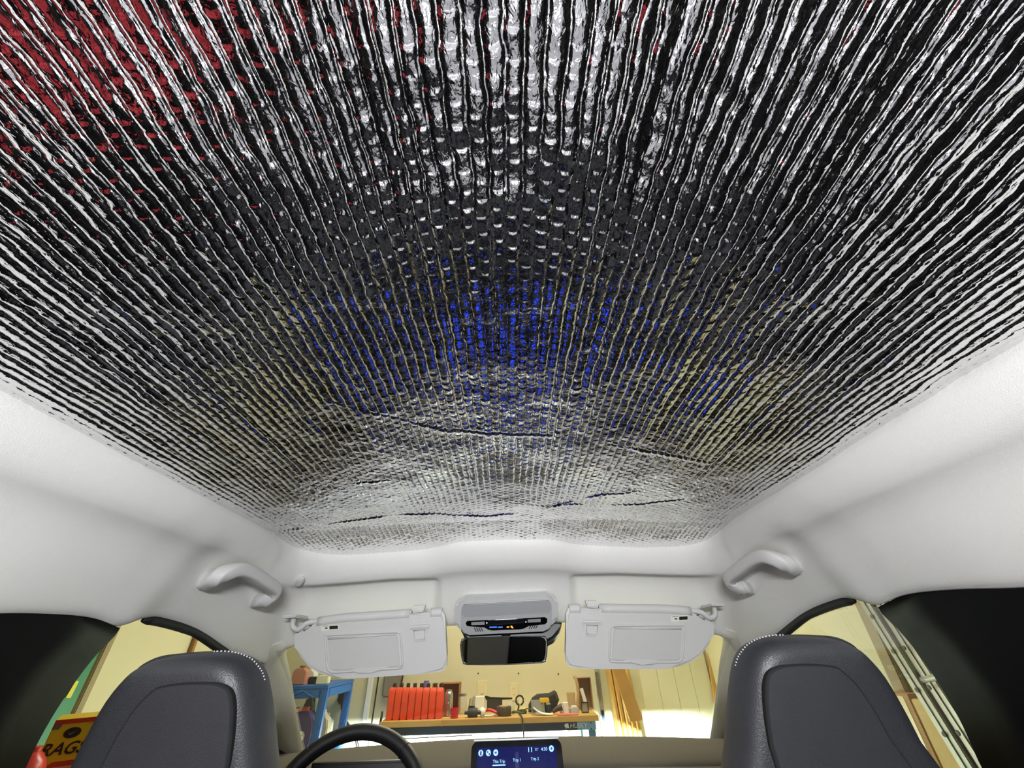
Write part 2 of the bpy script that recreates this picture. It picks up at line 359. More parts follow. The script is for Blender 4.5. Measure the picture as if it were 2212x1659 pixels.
# rear side windows and door pillars masked in black
cvp = [(257, 1362), (243, 1380), (214, 1408), (180, 1450), (140, 1508), (105, 1566), (70, 1635), (40, 1710)]
def cover(name, sgn):
    fr = [U(a, b, x=-.652) for a, b in cvp]; n = 26; vs_ = []; m_ = 18
    topw = lambda y: np.interp(y, [p[1] for p in WX[:9]], [p[2] for p in WX[:9]])
    fr = [f.copy() for f in crom(fr, 3)]; zz = [f.z-CZ for f in fr]; yy = [f.y for f in fr]
    for i in range(n):
        v = i/(n-1)
        for j in range(m_):
            u = j/(m_-1); zb = -.24; y0 = -.8
            ztop = topw(y0+(.772-y0)*u)+.016*(1-u**8)+.004; z = ztop+(zb-ztop)*v
            ye = np.interp(-z, [-a for a in zz], yy); y = y0+(ye-y0)*u
            wv = .004*math.sin(9*y+5*z)*(1-u)+.006*vnoise(np.array([y]), np.array([z*1.5]), .06, 31)[0]*(u < .95)
            vs_.append(Vector((sgn*(-.656-wv-.02*max(0, -z)), y, CZ+z)))
    o = put(name, vs_, [list(f) for f in gridfaces(n, m_)], COVER); s_ = o.modifiers.new('thickness', 'SOLIDIFY'); s_.thickness = .004
    return o
tag(cover('window_cover', 1), 'black cover over the rear side window behind the driver', 'window cover', 'rear window covers')
tag(cover('window_cover', -1), 'black cover over the rear side window behind the passenger', 'window cover', 'rear window covers')
for k, sgn in ((1, -1), (2, 1)):
    prof = [(.70, .28), (.66, .45), (.64, .62), (.655, .85), (.665, 1.0), (.70, 1.04), (.74, 1.0), (.78, .7), (.74, .3)]
    ysd = np.linspace(-1.0, 1.60, 12); vs_ = [(sgn*x, y, z) for y in ysd for x, z in prof]; npf = len(prof)
    fs = [(i*npf+j, i*npf+(j+1) % npf, (i+1)*npf+(j+1) % npf, (i+1)*npf+j) for i in range(11) for j in range(npf)]
    d_ = struct(put('door_%d' % k, vs_, fs, BLK), 'dark door panel on the %s side' % ('driver' if sgn < 0 else 'passenger'))
    box('armrest', (sgn*.62, .95, .80), (.09, .5, .06), BLK, d_, .02)
GL = glassmat('window_glass', (.97, .98, .96), .008)
# windscreen
def windscreen():
    top = [Vector((x, 1.262-.02*(x/.6)**2+.0, CZ+.05-.05*(abs(x)/.6)**2.2)) for x in np.linspace(-.61, .61, 15)]
    bot = [Vector((x, 1.80-.13*(x/.66)**2, CZ-.275-.02*(x/.66)**2)) for x in np.linspace(-.67, .67, 15)]
    vs_ = [top[i].lerp(bot[i], t)+Vector((0, .03, .02))*math.sin(math.pi*t) for t in np.linspace(0, 1, 8) for i in range(15)]
    return struct(put('window_1', vs_, [list(f) for f in gridfaces(8, 15)], GL), 'clear windscreen looking out at the workbench')
windscreen()
for k, sgn in ((2, -1), (3, 1)):
    vs_ = []
    for i, y in enumerate(np.linspace(.765, 1.74, 12)):
        zt = np.interp(y, [.77, .81, .9, 1.08, 1.3, 1.5, 1.74], [.035, .05, .05, .006, -.04, -.14, -.30])
        for t in np.linspace(0, 1, 5):
            z = zt+(-.25-zt)*t if zt > -.25 else zt-.01*t
            vs_.append((sgn*(.662+.06*t*t*.5), y, CZ+z))
    struct(put('window_%d' % k, vs_, [list(f) for f in gridfaces(12, 5)], GL), 'clear front side window on the %s side' % ('driver' if sgn < 0 else 'passenger'))
struct(box('floor_car', (0, .2, .27), (1.36, 3.0, .04), CARPET, None, .01), 'dark carpeted car floor')
struct(box('wall_rear', (0, -1.12, .9), (1.36, .05, 1.25), BLK, None, .02), 'dark tailgate behind the rear seat')
# ------------------------------------------------------------------ dashboard
def dashboard():
    t = thing('dashboard', 'taupe cloth topped dashboard below the windscreen', 'dashboard', V(0, 1.45, -.60))
    def sheet(name, prof, m):
        xs = np.linspace(-.69, .69, 29); vs_ = []
        for x in xs:
            b = (abs(x)/.69)**2
            for y, z, yb in prof: vs_.append(V(x, y-yb*b, z))
        o = put(name, vs_, [list(f) for f in gridfaces(29, len(prof))], m, t); s_ = o.modifiers.new('thickness', 'SOLIDIFY'); s_.thickness = .008; s_.offset = -1
        return o
    pr = [(1.80, -.272, .16), (1.74, -.2615, .15), (1.66, -.252, .13), (1.56, -.250, .10), (1.46, -.253, .08), (1.40, -.262, .06), (1.385, -.275, .06), (1.385, -.30, .06)]
    pr = [tuple(p) for p in crom([Vector(p) for p in pr], 4)]
    sheet('upper_pad', pr, DASH)
    pr = [tuple(p) for p in crom([Vector(p) for p in [(1.40, -.282, .05), (1.36, -.268, .04), (1.30, -.268, .03), (1.26, -.285, .02), (1.25, -.34, .02), (1.28, -.45, .02), (1.33, -.60, .02)]], 4)]
    sheet('lower_panel', pr, DASHL)
    o = slab('instrument_display', [V(-.48, 1.30, -.232), V(-.245, 1.30, -.232), V(-.245, 1.275, -.33), V(-.48, 1.275, -.33)], (0, 1, .2), .014, BLK, t, .004)
    for c in (-.52, .56): pass
    slab('defroster_grille', [V(-.42, 1.70, -.2515), V(-.12, 1.725, -.2515), V(-.12, 1.705, -.2495), V(-.42, 1.68, -.2495)], (0, 0, 1), .002, BLK, t, .0006)
    return t
dashboard()
# touch screen
def touchscreen():
    p0 = V(.018, 1.155, -.24); n = Vector((0, -.94, .34)); right = Vector((1, 0, 0)); up = Vector((0, .34, .94)).normalized()
    t = thing('touchscreen', 'tall black touchscreen with dark blue display in the dash centre', 'screen', V(.018, 1.17, -.56))
    q = lambda px, py, o=0: UP(px, py, p0, n)+n.normalized()*o
    tl, tr = q(1019, 1601), q(1212, 1597.5); wv = (tr-tl); c = (tl+tr)/2; W_ = wv.length; Hh = W_*1.62; ctr = c-up*Hh/2
    P = lambda u, v, o=0: ctr+right*u*W_+up*v*Hh+n.normalized()*o     # u,v in -.5...5
    out = [ctr+right*a+up*b for a, b in rrect(0, 0, W_, Hh, .012, 4)]
    slab('bezel', out, -n, .016, mat('bezel_black', (5, 5, 7), .12, spec=.12), t, .003)
    SCR = mat('screen_blue', (6, 8, 26), .12, nscale=8, namp=.3, emit=(10, 18, 88), estr=.9, spec=.08)
    LIT = mat('screen_icon', (140, 200, 240), .4, emit=(150, 215, 250), estr=.9); INK = mat('screen_ink', (20, 40, 120), .4, emit=(20, 40, 120), estr=.5)
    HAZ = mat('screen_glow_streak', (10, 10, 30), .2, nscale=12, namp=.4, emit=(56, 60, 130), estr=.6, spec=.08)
    disp = slab('display', [P(a, b, .0006) for a, b in ((-.435, -.46), (.435, -.46), (.435, .468), (-.435, .468))], n, .0008, SCR, t, 0)
    wx = lambda px: (px-1115.5)/193.0
    yv = lambda py: .5-(py-1599)/193.0/1.62*.69
    def disc(name, u, v, r, m, o): return lathe(name, [(r, 0), (r*.98, .0004)], P(u, v, o), m, disp, 18, n)
    for i, px in enumerate((1039.5, 1055.5, 1071)):
        a = disc('icon', wx(px), yv(1626), .0054, LIT, .0016)
        if i == 0: slab('icon_mark', [P(wx(px)+dx, yv(1626)+dy, .0022) for dx, dy in ((-.010, -.012), (.010, -.012), (.010, .006), (0, .014), (-.010, .006))], n, .0002, INK, disp, 0)
        elif i == 1: disc('icon_mark', wx(px)-.008, yv(1626)+.004, .0018, INK, .0022); disc('icon_mark', wx(px)+.010, yv(1626)-.006, .0018, INK, .0022)
        else: slab('icon_mark', [P(wx(px)+dx, yv(1626)+dy, .0022) for dx, dy in ((-.012, -.005), (.012, -.005), (.012, .005), (-.012, .005))], n, .0002, INK, disp, 0)
    disc('icon', wx(1189.5), yv(1621), .0054, LIT, .0016); disc('icon_mark', wx(1189.5), yv(1621), .0022, INK, .0022)
    for s_, px, py, sz in (('4:30', 1174, 1622, .0082), ('22°', 1158, 1622, .0058), ('This Trip', 1078, 1646, .0072), ('Trip 1', 1115.5, 1644.5, .0072), ('Trip 2', 1153, 1643, .0072)):
        text('lettering', s_, P(wx(px), yv(py), .0018), right, up, sz, LIT, disp)
    slab('underline', [P(wx(1078)+dx, yv(1654)+dy, .0017) for dx, dy in ((-.07, -.003), (.07, -.003), (.07, .003), (-.07, .003))], n, .0002, LIT, disp, 0)
    for px in (1141, 1147): slab('status_mark', [P(wx(px)+dx, yv(1622)+dy, .0017) for dx, dy in ((-.004, -.012), (.004, -.012), (.004, .012), (-.004, .012))], n, .0002, LIT, disp, 0)
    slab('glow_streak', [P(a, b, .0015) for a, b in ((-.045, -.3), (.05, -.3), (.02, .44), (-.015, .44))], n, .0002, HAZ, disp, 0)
    st = slab('top_trim', [ctr+right*a+up*(Hh/2+.001)+n.normalized()*b for a, b in ((-W_*.48, -.002), (W_*.48, -.002), (W_*.48, -.012), (-W_*.48, -.012))], up, .003, STEEL, t, .001)
    # unseen lower display, glowing bright blue for the blue reflections in the foil
    slab('display_glow', [P(a, b, .0016) for a, b in ((-.4, -.42), (.4, -.42), (.4, -.02), (-.4, -.02))], n, .0003, mat('screen_glow', (6, 10, 40), .2, nscale=5, namp=.3, emit=(30, 60, 210), estr=2.0), disp, 0)
touchscreen()
# steering wheel
def wheel():
    c = V(-.362, 1.21, -.335); up = Vector((0, .40, .917)); rt = Vector((1, 0, 0)); nn = Vector((0, -.917, .40)); R = .182
    WH = mat('black_wheel_leather', (22, 22, 23), .45, nscale=80, namp=.2, bump=.2, bscale=600)
    t = thing('steering_wheel', 'black leather steering wheel in front of the driver seat', 'steering wheel', c)
    tube('rim', [c+rt*R*math.cos(a)+up*R*math.sin(a)*.97 for a in np.linspace(0, 2*math.pi, 41)[:-1]], .0165, WH, t, 14, 2, True, r2=.0185, up=tuple(nn))
    pillow('hub', [c+nn*.02+rt*.075*math.cos(a)*1.0+up*.06*math.sin(a) for a in np.linspace(0, 2*math.pi, 25)[:-1]], nn, [(1, 0), (.9, .012), (.6, .018)], BLK, t, .03)
    for a in (math.radians(2), math.radians(178), math.radians(270)):
        d = rt*math.cos(a)+up*math.sin(a); e = d.cross(nn)*.02
        slab('spoke', [c+d*.055+e, c+d*(R-.008)+e*.8, c+d*(R-.008)-e*.8, c+d*.055-e], nn, .014, BLK, t, .004)
    tube('column', [c-nn*.02, c-nn*.05, c-nn*.075], .03, BLK, t, 14)
    for s_ in (-1, 1):                      # seams across the rim grips
        a = math.radians(90+s_*38); p = c+rt*R*math.cos(a)+up*R*math.sin(a)*.97; d = (rt*math.cos(a)+up*math.sin(a))
        tube('rim_seam', [p+(d*math.cos(b)*.0175+nn*math.sin(b)*.0195) for b in np.linspace(0, 2*math.pi, 17)[:-1]], .0008, BLK, t, 5, 1, True)
wheel()
# ------------------------------------------------------------------ front seats
def seat(sgn):
    who = 'driver' if sgn < 0 else 'passenger'
    yS = .575
    px = [(166, 1659), (215, 1580), (268, 1503), (318, 1450), (350, 1429), (388, 1416), (432, 1411), (478, 1409), (522, 1411), (552, 1424), (569, 1448), (575, 1480), (578, 1530), (579, 1600), (579, 1659)]
    top = [U(a, b, y=yS) for a, b in px]
    tilt = lambda p: Vector((p.x, p.y+(-.02-(p.z-CZ))*.22, p.z))
    outl = crom(top, 3)+[V(-.205, yS, -.22), V(-.165, yS, -.38), V(-.17, yS, -.60), V(-.56, yS, -.60), V(-.58, yS, -.42), V(-.535, yS, -.24)]
    outl = [tilt(p) for p in outl]
    inn = [(196, 1659), (240, 1592), (290, 1528), (330, 1492), (352, 1481), (400, 1474), (450, 1472.5), (475, 1475), (494, 1485), (501, 1505), (500, 1540), (491, 1600), (478, 1659)]
    pin = [U(a, b, y=yS-.045) for a, b in inn]; pin = [tilt(p) for p in crom(pin, 3)+[V(-.30, yS-.04, -.26), V(-.30, yS-.04, -.42), V(-.45, yS-.04, -.42), V(-.50, yS-.04, -.25)]]
    if sgn > 0: outl, pin = mir(outl), mir(pin)
    t = thing('front_seat', 'charcoal leather front seat with built in headrest, %s side' % who, 'seat', (sgn*.37, .62, .30), 'front seats')
    pillow('back_cover', outl, (0, -1, 0), [(1.0, 0), (.992, .012), (.972, .024), (.935, .034), (.87, .041), (.75, .045), (.4, .047)], LEATH, t, .012)
    # front cushion, a little larger than the cover behind it
    cu = [Vector((p.x, p.y+.04, p.z)) for p in outl]; c = sum(cu, Vector())/len(cu); ex = sgn*.60; cu = [Vector((ex+(p.x-ex)*.895, p.y-.012, c.z+(p.z-c.z)*1.018)) for p in cu]
    pillow('front_cushion', cu, (0, 1, 0), [(1.0, .0), (.985, .02), (.93, .045), (.85, .06), (.5, .07)], BLK if False else mat('dark_leather', (30, 30, 33), .45, nscale=60, namp=.1, bump=.2, bscale=700), t, .03)
    # raised panel inside the seam: dark groove then panel
    g = pillow('seam_groove', [p+Vector((0, -.0015, 0)) for p in pin], (0, -1, 0), [(1.0, 0), (.998, .0022)], SEAL, t, .02)
    cpin = sum(pin, Vector())/len(pin); inner = [cpin+(p-cpin)*.978 for p in pin]
    pillow('back_panel', inner, (0, -1, 0), [(1.0, 0), (.99, .0045), (.97, .0065), (.6, .0075)], LEATH2, t, .02)
    # stitching on the inner shoulder
    st = [U(a, b, y=yS-.001) for a, b in [(478, 1406.5), (500, 1406), (522, 1408.5), (540, 1414), (556, 1423), (568, 1437), (576, 1452), (580, 1470)]]
    st = [tilt(p) for p in crom(st, 6)]
    if sgn > 0: st = mir(st)
    bm = bmesh.new()
    for i in range(0, len(st)-1, 2):
        a, b = st[i], st[i].lerp(st[i+1], .8); d = (b-a).normalized(); s_ = d.cross(Vector((0, 1, 0)))*.0007; o = Vector((0, -.009, 0))
        v = [bm.verts.new(x+o) for x in (a-s_, b-s_, b+s_, a+s_)]; v2 = [bm.verts.new(x+o+Vector((0, -.0008, 0))) for x in (a-s_, b-s_, b+s_, a+s_)]
        bm.faces.new(v); bm.faces.new(v2[::-1])
        for k in range(4): bm.faces.new((v[k], v2[k], v2[(k+1) % 4], v[(k+1) % 4]))
    bmfin('stitching', bm, STITCH, t, False)
    box('seat_cushion', (sgn*.37, .93, .56), (.50, .54, .16), LEATH2, t, .05, seg=4)
    box('seat_base', (sgn*.37, .93, .385), (.42, .46, .19), BLK, t, .02)
seat(-1); seat(1)
# ------------------------------------------------------------------ sun visors
def visor(sgn):
    who = 'driver' if sgn < 0 else 'passenger'
    p0 = V(0, 1.15, .07); n = Vector((0, -.985, -.17)).normalized()          # face looks back at the rear seat
    F = (lambda L: L) if sgn < 0 else mir
    q = lambda px, py, o=0: UP(px, py, p0, n)+n*o
    t = thing('sun_visor', 'lowered pale grey sun visor with closed mirror flap, %s side' % who, 'sun visor', (sgn*.36, 1.16, CZ-.06), 'sun visors')
    nn = n
    outl = [(676, 1343), (690, 1336), (740, 1330), (800, 1326), (887, 1319), (888, 1336), (928, 1334), (927, 1319), (950, 1319), (957, 1323), (961, 1333), (963, 1380), (965, 1420), (964, 1440), (960, 1448), (950, 1453), (900, 1457), (850, 1460), (790, 1464), (740, 1466), (712, 1464), (686, 1456), (664, 1441), (646, 1420), (636, 1398), (630, 1376), (634, 1369), (650, 1362), (664, 1358), (668, 1350)]
    pts = F([q(a, b) for a, b in outl])
    slab('panel', pts, -nn, .024, PLAS, t, .009, 4)
    # barrel along the top edge
    tube('top_roll', F([q(684, 1346, -.010), q(740, 1338, -.010), q(800, 1334, -.010), q(885, 1328, -.010)]), .0125, PLAS, t, 12, 3)
    tube('top_roll', F([q(930, 1326.5, -.010), q(944, 1325.5, -.010), q(953, 1326, -.010)]), .0125, PLAS, t, 12, 3)
    # clip pin and hook
    tube('clip_pin', F([q(884, 1330, -.008), q(932, 1326, -.008)]), .0045, PLAS, t, 8, 0)
    slab('clip_hook', F([q(894, 1309, .004), q(919, 1307.5, .004), q(914, 1322, .006), q(899, 1323, .006)]), -nn, .02, PLAS, t, .003)
    slab('clip_hook', F([q(901, 1331, .001), q(917, 1330, .001), q(916, 1337, .001), q(902, 1338, .001)]), -nn, .012, PLAS, t, .002)
    tk = slab('ticket_clip', F([q(889, 1351, .004), q(927, 1349, .004), q(925, 1370, .004), q(921, 1384, .004), q(896, 1386, .004), q(891, 1372, .004)]), -nn, .006, PLAS, t, .002)
    slab('clip_ridge', F([q(887, 1351, .010), q(928, 1348.5, .010), q(928, 1356, .010), q(887, 1358.5, .010)]), -nn, .008, PLAS, tk, .003)
    slab('clip_ridge', F([q(893, 1343, .005), q(923, 1341, .005), q(926, 1350, .005), q(890, 1352, .005)]), -nn, .006, PLAS, tk, .002)
    tube('clip_rim', F([q(a, b, .0045) for a, b in [(894, 1362), (919, 1360), (918, 1379), (897, 1380)]]), .0016, PLAS, tk, 6, 0, True)
    # mirror flap: raised frame, flap, lip
    fr = [(703, 1376), (709, 1372), (780, 1368), (850, 1365), (860, 1366), (866, 1371), (868, 1400), (870, 1430), (868, 1438), (862, 1443), (800, 1447), (725, 1452), (715, 1450), (708, 1443), (705, 1410)]
    tube('mirror_frame', F([q(a, b, .0008) for a, b in fr]), .0026, PLAS, t, 8, 2, True, up=tuple(n))
    fl = [(708, 1381), (858, 1371), (864, 1436), (859, 1439), (800, 1443), (722, 1447), (714, 1444)]
    slab('mirror_flap', F([q(a, b, .0034) for a, b in fl]), -nn, .004, mat('flap_grey', (200, 200, 198), .55, nscale=60, namp=.02, bump=.05, bscale=1500), t, .001)
    tube('flap_edge', F([q(709, 1379.5, .002), q(857, 1369.5, .002)]), .0022, PLAS, t, 8, 0)
    lp = [(752, 1449), (768, 1444.5), (805, 1442), (825, 1440.5), (842, 1441), (822, 1449), (800, 1453), (775, 1454.5)]
    slab('flap_lip', F([q(a, b, .005) for a, b in lp]), -nn, .006, PLAS, t, .0025, 3)
    # pivot bracket and arm
    br = F([V(-.566, 1.185, .066), V(-.520, 1.185, .068), V(-.512, 1.165, .063), V(-.524, 1.125, .068), V(-.560, 1.125, .066)])
    slab('pivot_bracket', br, (0, 0, 1), .006, PLAS, t, .0025)
    arm = F([V(-.543, 1.155, .066), U(632, 1348, y=1.152), U(634, 1356, y=1.151), U(643, 1360, y=1.151), U(652, 1355, y=1.151), U(662, 1347, y=1.152), U(678, 1343, y=1.158), U(695, 1342, y=1.16)])
    tube('pivot_arm', arm, .0062, PLAS, t, 10, 6)
    tube('arm_socket', F([q(668, 1353, .0005), q(656, 1361, .0005)]), .0035, PLASD, t, 8, 0)
    # airbag sticker (same way round on both visors)
    if sgn < 0: sx, sy, dy = 694, 1350, -.055
    else: sx, sy, dy = 1449, 1330, .0
    lab = [(sx, sy+1), (sx+38, sy-1), (sx+38, sy+11), (sx, sy+13)]
    s_ = slab('sticker', [q(a, b, .0006) for a, b in lab], -nn, .0008, WHITE, t, 0)
    s_['label'] = 'white sticker with black print'
    INKB = mat('black_ink', (8, 8, 8), .5)
    for (x0, y0, x1, y1) in ((18, 3, 36, 10), (8, 6, 14, 8.5), (3, 2.3, 16, 3.2)):
        slab('print', [q(sx+a, sy+b-a*.05, .0009) for a, b in ((x0, y0), (x1, y0), (x1, y1), (x0, y1))], -nn, .0002, INKB, s_, 0)
visor(-1); visor(1)
cap = U(648, 1252, y=1.112)
tag(lathe('trim_cap', [(.013, 0), (.0165, .004), (.0165, .007), (.012, .011)], cap+Vector((0, .006, 0)), PLAS, None, 20, (0, -.75, -.66), 1, .6), 'small round white cap on the headliner above the driver side visor', 'trim cap')
# ------------------------------------------------------------------ grab handles
def handle(sgn):
    who = 'driver' if sgn < 0 else 'passenger'
    F = (lambda L: L) if sgn < 0 else mir
    pts = F([U(436, 1266, x=-.628), U(446, 1260, x=-.606), U(466, 1249, x=-.580), U(490, 1237, x=-.566), U(514, 1231, x=-.559), U(540, 1238, x=-.553), U(570, 1257, x=-.546), U(590, 1271, x=-.543), U(592, 1281, x=-.545), U(580, 1292, x=-.556), U(566, 1298, x=-.572), U(556, 1300, x=-.60), U(552, 1300, x=-.63)])
    t = thing('grab_handle', 'pale grey curved grab handle above the %s side window' % who, 'grab handle', sum(pts, Vector())/len(pts), 'grab handles')
    tube('grip', pts[1:-1], .0140, PLAS, t, 16, 6, up=(1, .25, .0), r2=.0150, sq=.55)
    for a_, b_ in ((pts[0], pts[1]), (pts[-1], pts[-2])): tube('foot', [a_, a_.lerp(b_, .5), b_], .0150, PLAS, t, 14, 3, up=(0, 0, 1), r2=.0125, sq=.7)
handle(-1); handle(1)
# ------------------------------------------------------------------ overhead console
def console():
    a, b = V(0, 1.168, .1106), V(0, 1.206, .0284); sl_ = (b-a); n = Vector((1, 0, 0)).cross(sl_).normalized()
    if n.y > 0: n = -n
    q = lambda px, py, o=0: UP(px, py, a, n)+n*o
    def ring(x0, y0, x1, y1, r, dy=.05, k=5):          # rounded box in photo pixels, sheared like the photo
        return [(u, v-(u-(x0+x1)/2)*dy) for u, v in rrect((x0+x1)/2, (y0+y1)/2, x1-x0, y1-y0, r, k)]
    t = thing('overhead_console', 'grey overhead console with map lamps between the sun visors', 'console', q(1094, 1362))
    slab('housing', [q(u, v) for u, v in ring(984, 1281, 1202, 1354, 22)], n, .018, mat('console_grey', (196, 196, 196), .5, nscale=60, namp=.02), t, .008, 4)
    f = slab('face', [q(u, v, .0145) for u, v in ring(998, 1292, 1190, 1359, 17)], n, .008, PLASD, t, .003, 3)
    dr = slab('storage_lid', [q(u, v, .0205) for u, v in ring(1000, 1296, 1188, 1319, 5)], n, .004, mat('lid_grey', (160, 161, 163), .55, nscale=60, namp=.02), t, .0015)
    tube('lid_edge', [q(998, 1324, .0225), q(1094, 1319.5, .0225), q(1188, 1315, .0225)], .0014, PLAS, t, 6, 3)
    tube('lid_edge', [q(1003, 1297, .024), q(1094, 1292, .024), q(1184, 1288, .024)], .0012, PLAS, t, 6, 3)
    GB = mat('gloss_black', (6, 6, 9), .08)
    bl = [(1008, 1337), (1011, 1333), (1175, 1325), (1180, 1328), (1180, 1336), (1175, 1340), (1142, 1342), (1131, 1349), (1123, 1350), (1064, 1353), (1055, 1351), (1047, 1345), (1018, 1344), (1010, 1343)]
    pn = slab('switch_panel', [q(u, v, .0215) for u, v in bl], n, .003, GB, t, .001)
    LENS = mat('map_lamp_lens', (150, 150, 150), .35, nscale=150, namp=.1)
    for x0, x1, y in ((1020, 1048, 1337.5), (1139, 1166, 1332)):
        slab('map_lamp', [q(u, v, .0245) for u, v in ((x0, y-2.5), (x1, y-4), (x1, y+2.5), (x0, y+3.5))], n, .001, LENS, pn, 0)
    BL = mat('blue_indicator', (60, 110, 220), .4, emit=(70, 120, 235), estr=.8); OR = mat('amber_indicator', (240, 170, 60), .4, emit=(245, 175, 60), estr=.9); WD = mat('white_indicator', (220, 225, 255), .4, emit=(225, 230, 255), estr=1)
    for x, y in ((1052.5, 1336.5), (1135, 1334.5)): lathe('lamp_dot', [(.0016, 0), (.0014, .0006)], q(x, y, .0245), WD, pn, 10, n)
    for x0, x1 in ((1058, 1074), (1076, 1086)):
        slab('blue_legend', [q(u, v, .0246) for u, v in ((x0, 1344.5), (x1, 1344), (x1, 1346.6), (x0, 1347.2))], n, .0003, BL, pn, 0)
    slab('amber_legend', [q(u, v, .0246) for u, v in ((1094.5, 1344.3), (1100, 1344), (1100, 1346.3), (1094.5, 1346.6))], n, .0003, OR, pn, 0)
    slab('amber_legend', [q(u, v, .0246) for u, v in ((1102.5, 1342.5), (1106, 1342.5), (1109, 1347.5), (1106, 1348), (1103, 1345.5))], n, .0003, OR, pn, 0)
    tube('chrome_bar', [q(1055, 1331.5, .0235), q(1094, 1329.5, .0235), q(1128, 1328, .0235)], .0009, STEEL, t, 6, 2)
    for k in range(4):
        for s_ in (-1, 1):
            xc = 1096+s_*(50-0+0)+ (k-1.5)*4.6+(-11 if s_ < 0 else 5); yc = 1348-(xc-1096)*.05; sh = 2.2*s_*-1
            slab('speaker_slot', [q(xc-1-sh, yc-4.2, .0222), q(xc+1-sh, yc-4.2, .0222), q(xc+1+sh, yc+4.2, .0222), q(xc-1+sh, yc+4.2, .0222)], n, .0006, SEAL, t, 0)
console()
# ------------------------------------------------------------------ interior mirror
def mirror():
    p0 = V(0, 1.15, 0); n = Vector((-.075, -.99, -.005)).normalized(); q = lambda px, py, o=0: UP(px, py, p0, n)+n*o
    t = thing('rear_view_mirror', 'black rear view mirror hanging below the overhead console', 'mirror', q(1090, 1405))
    o = [(995, 1392), (998, 1384), (1006, 1379), (1090, 1375), (1170, 1374.5), (1178, 1377), (1182, 1386), (1181, 1412), (1178, 1425), (1170, 1431), (1090, 1435), (1010, 1435), (1001, 1430), (997, 1415)]
    P = [q(a, b) for a, b in o]
    pillow('housing', P, -n, [(1, 0), (1, .004), (.95, .018), (.7, .03), (.4, .034)], BLK, t, 0)
    c = sum(P, Vector())/len(P)
    slab('mirror_glass', [c+(p-c)*.975+n*.0002 for p in P], n, .002, mat('mirror_silver', (150, 152, 150), .02, 1, namp=.01), t, .0008)
    tube('mirror_edge', [p+n*.0008 for p in P], .0014, BLK, t, 6, 2, True)
    tube('mirror_stem', [c-n*.03, c-n*.05+Vector((0, 0, .015)), V(.0, 1.214, .03)], .012, BLK, t, 10, 4)
    s_ = tag(slab('sensor_cover', [U(a, b, y=1.222) for a, b in [(994, 1351), (1100, 1346), (1214, 1342), (1212, 1350), (1207, 1366), (1196, 1379), (1183, 1386), (1090, 1390), (1010, 1387), (1004, 1378), (1000, 1364)]], (0, 1, -.5), .03, BLK, None, .006, 3), 'black sensor housing on the windscreen behind the mirror', 'sensor housing')
mirror()
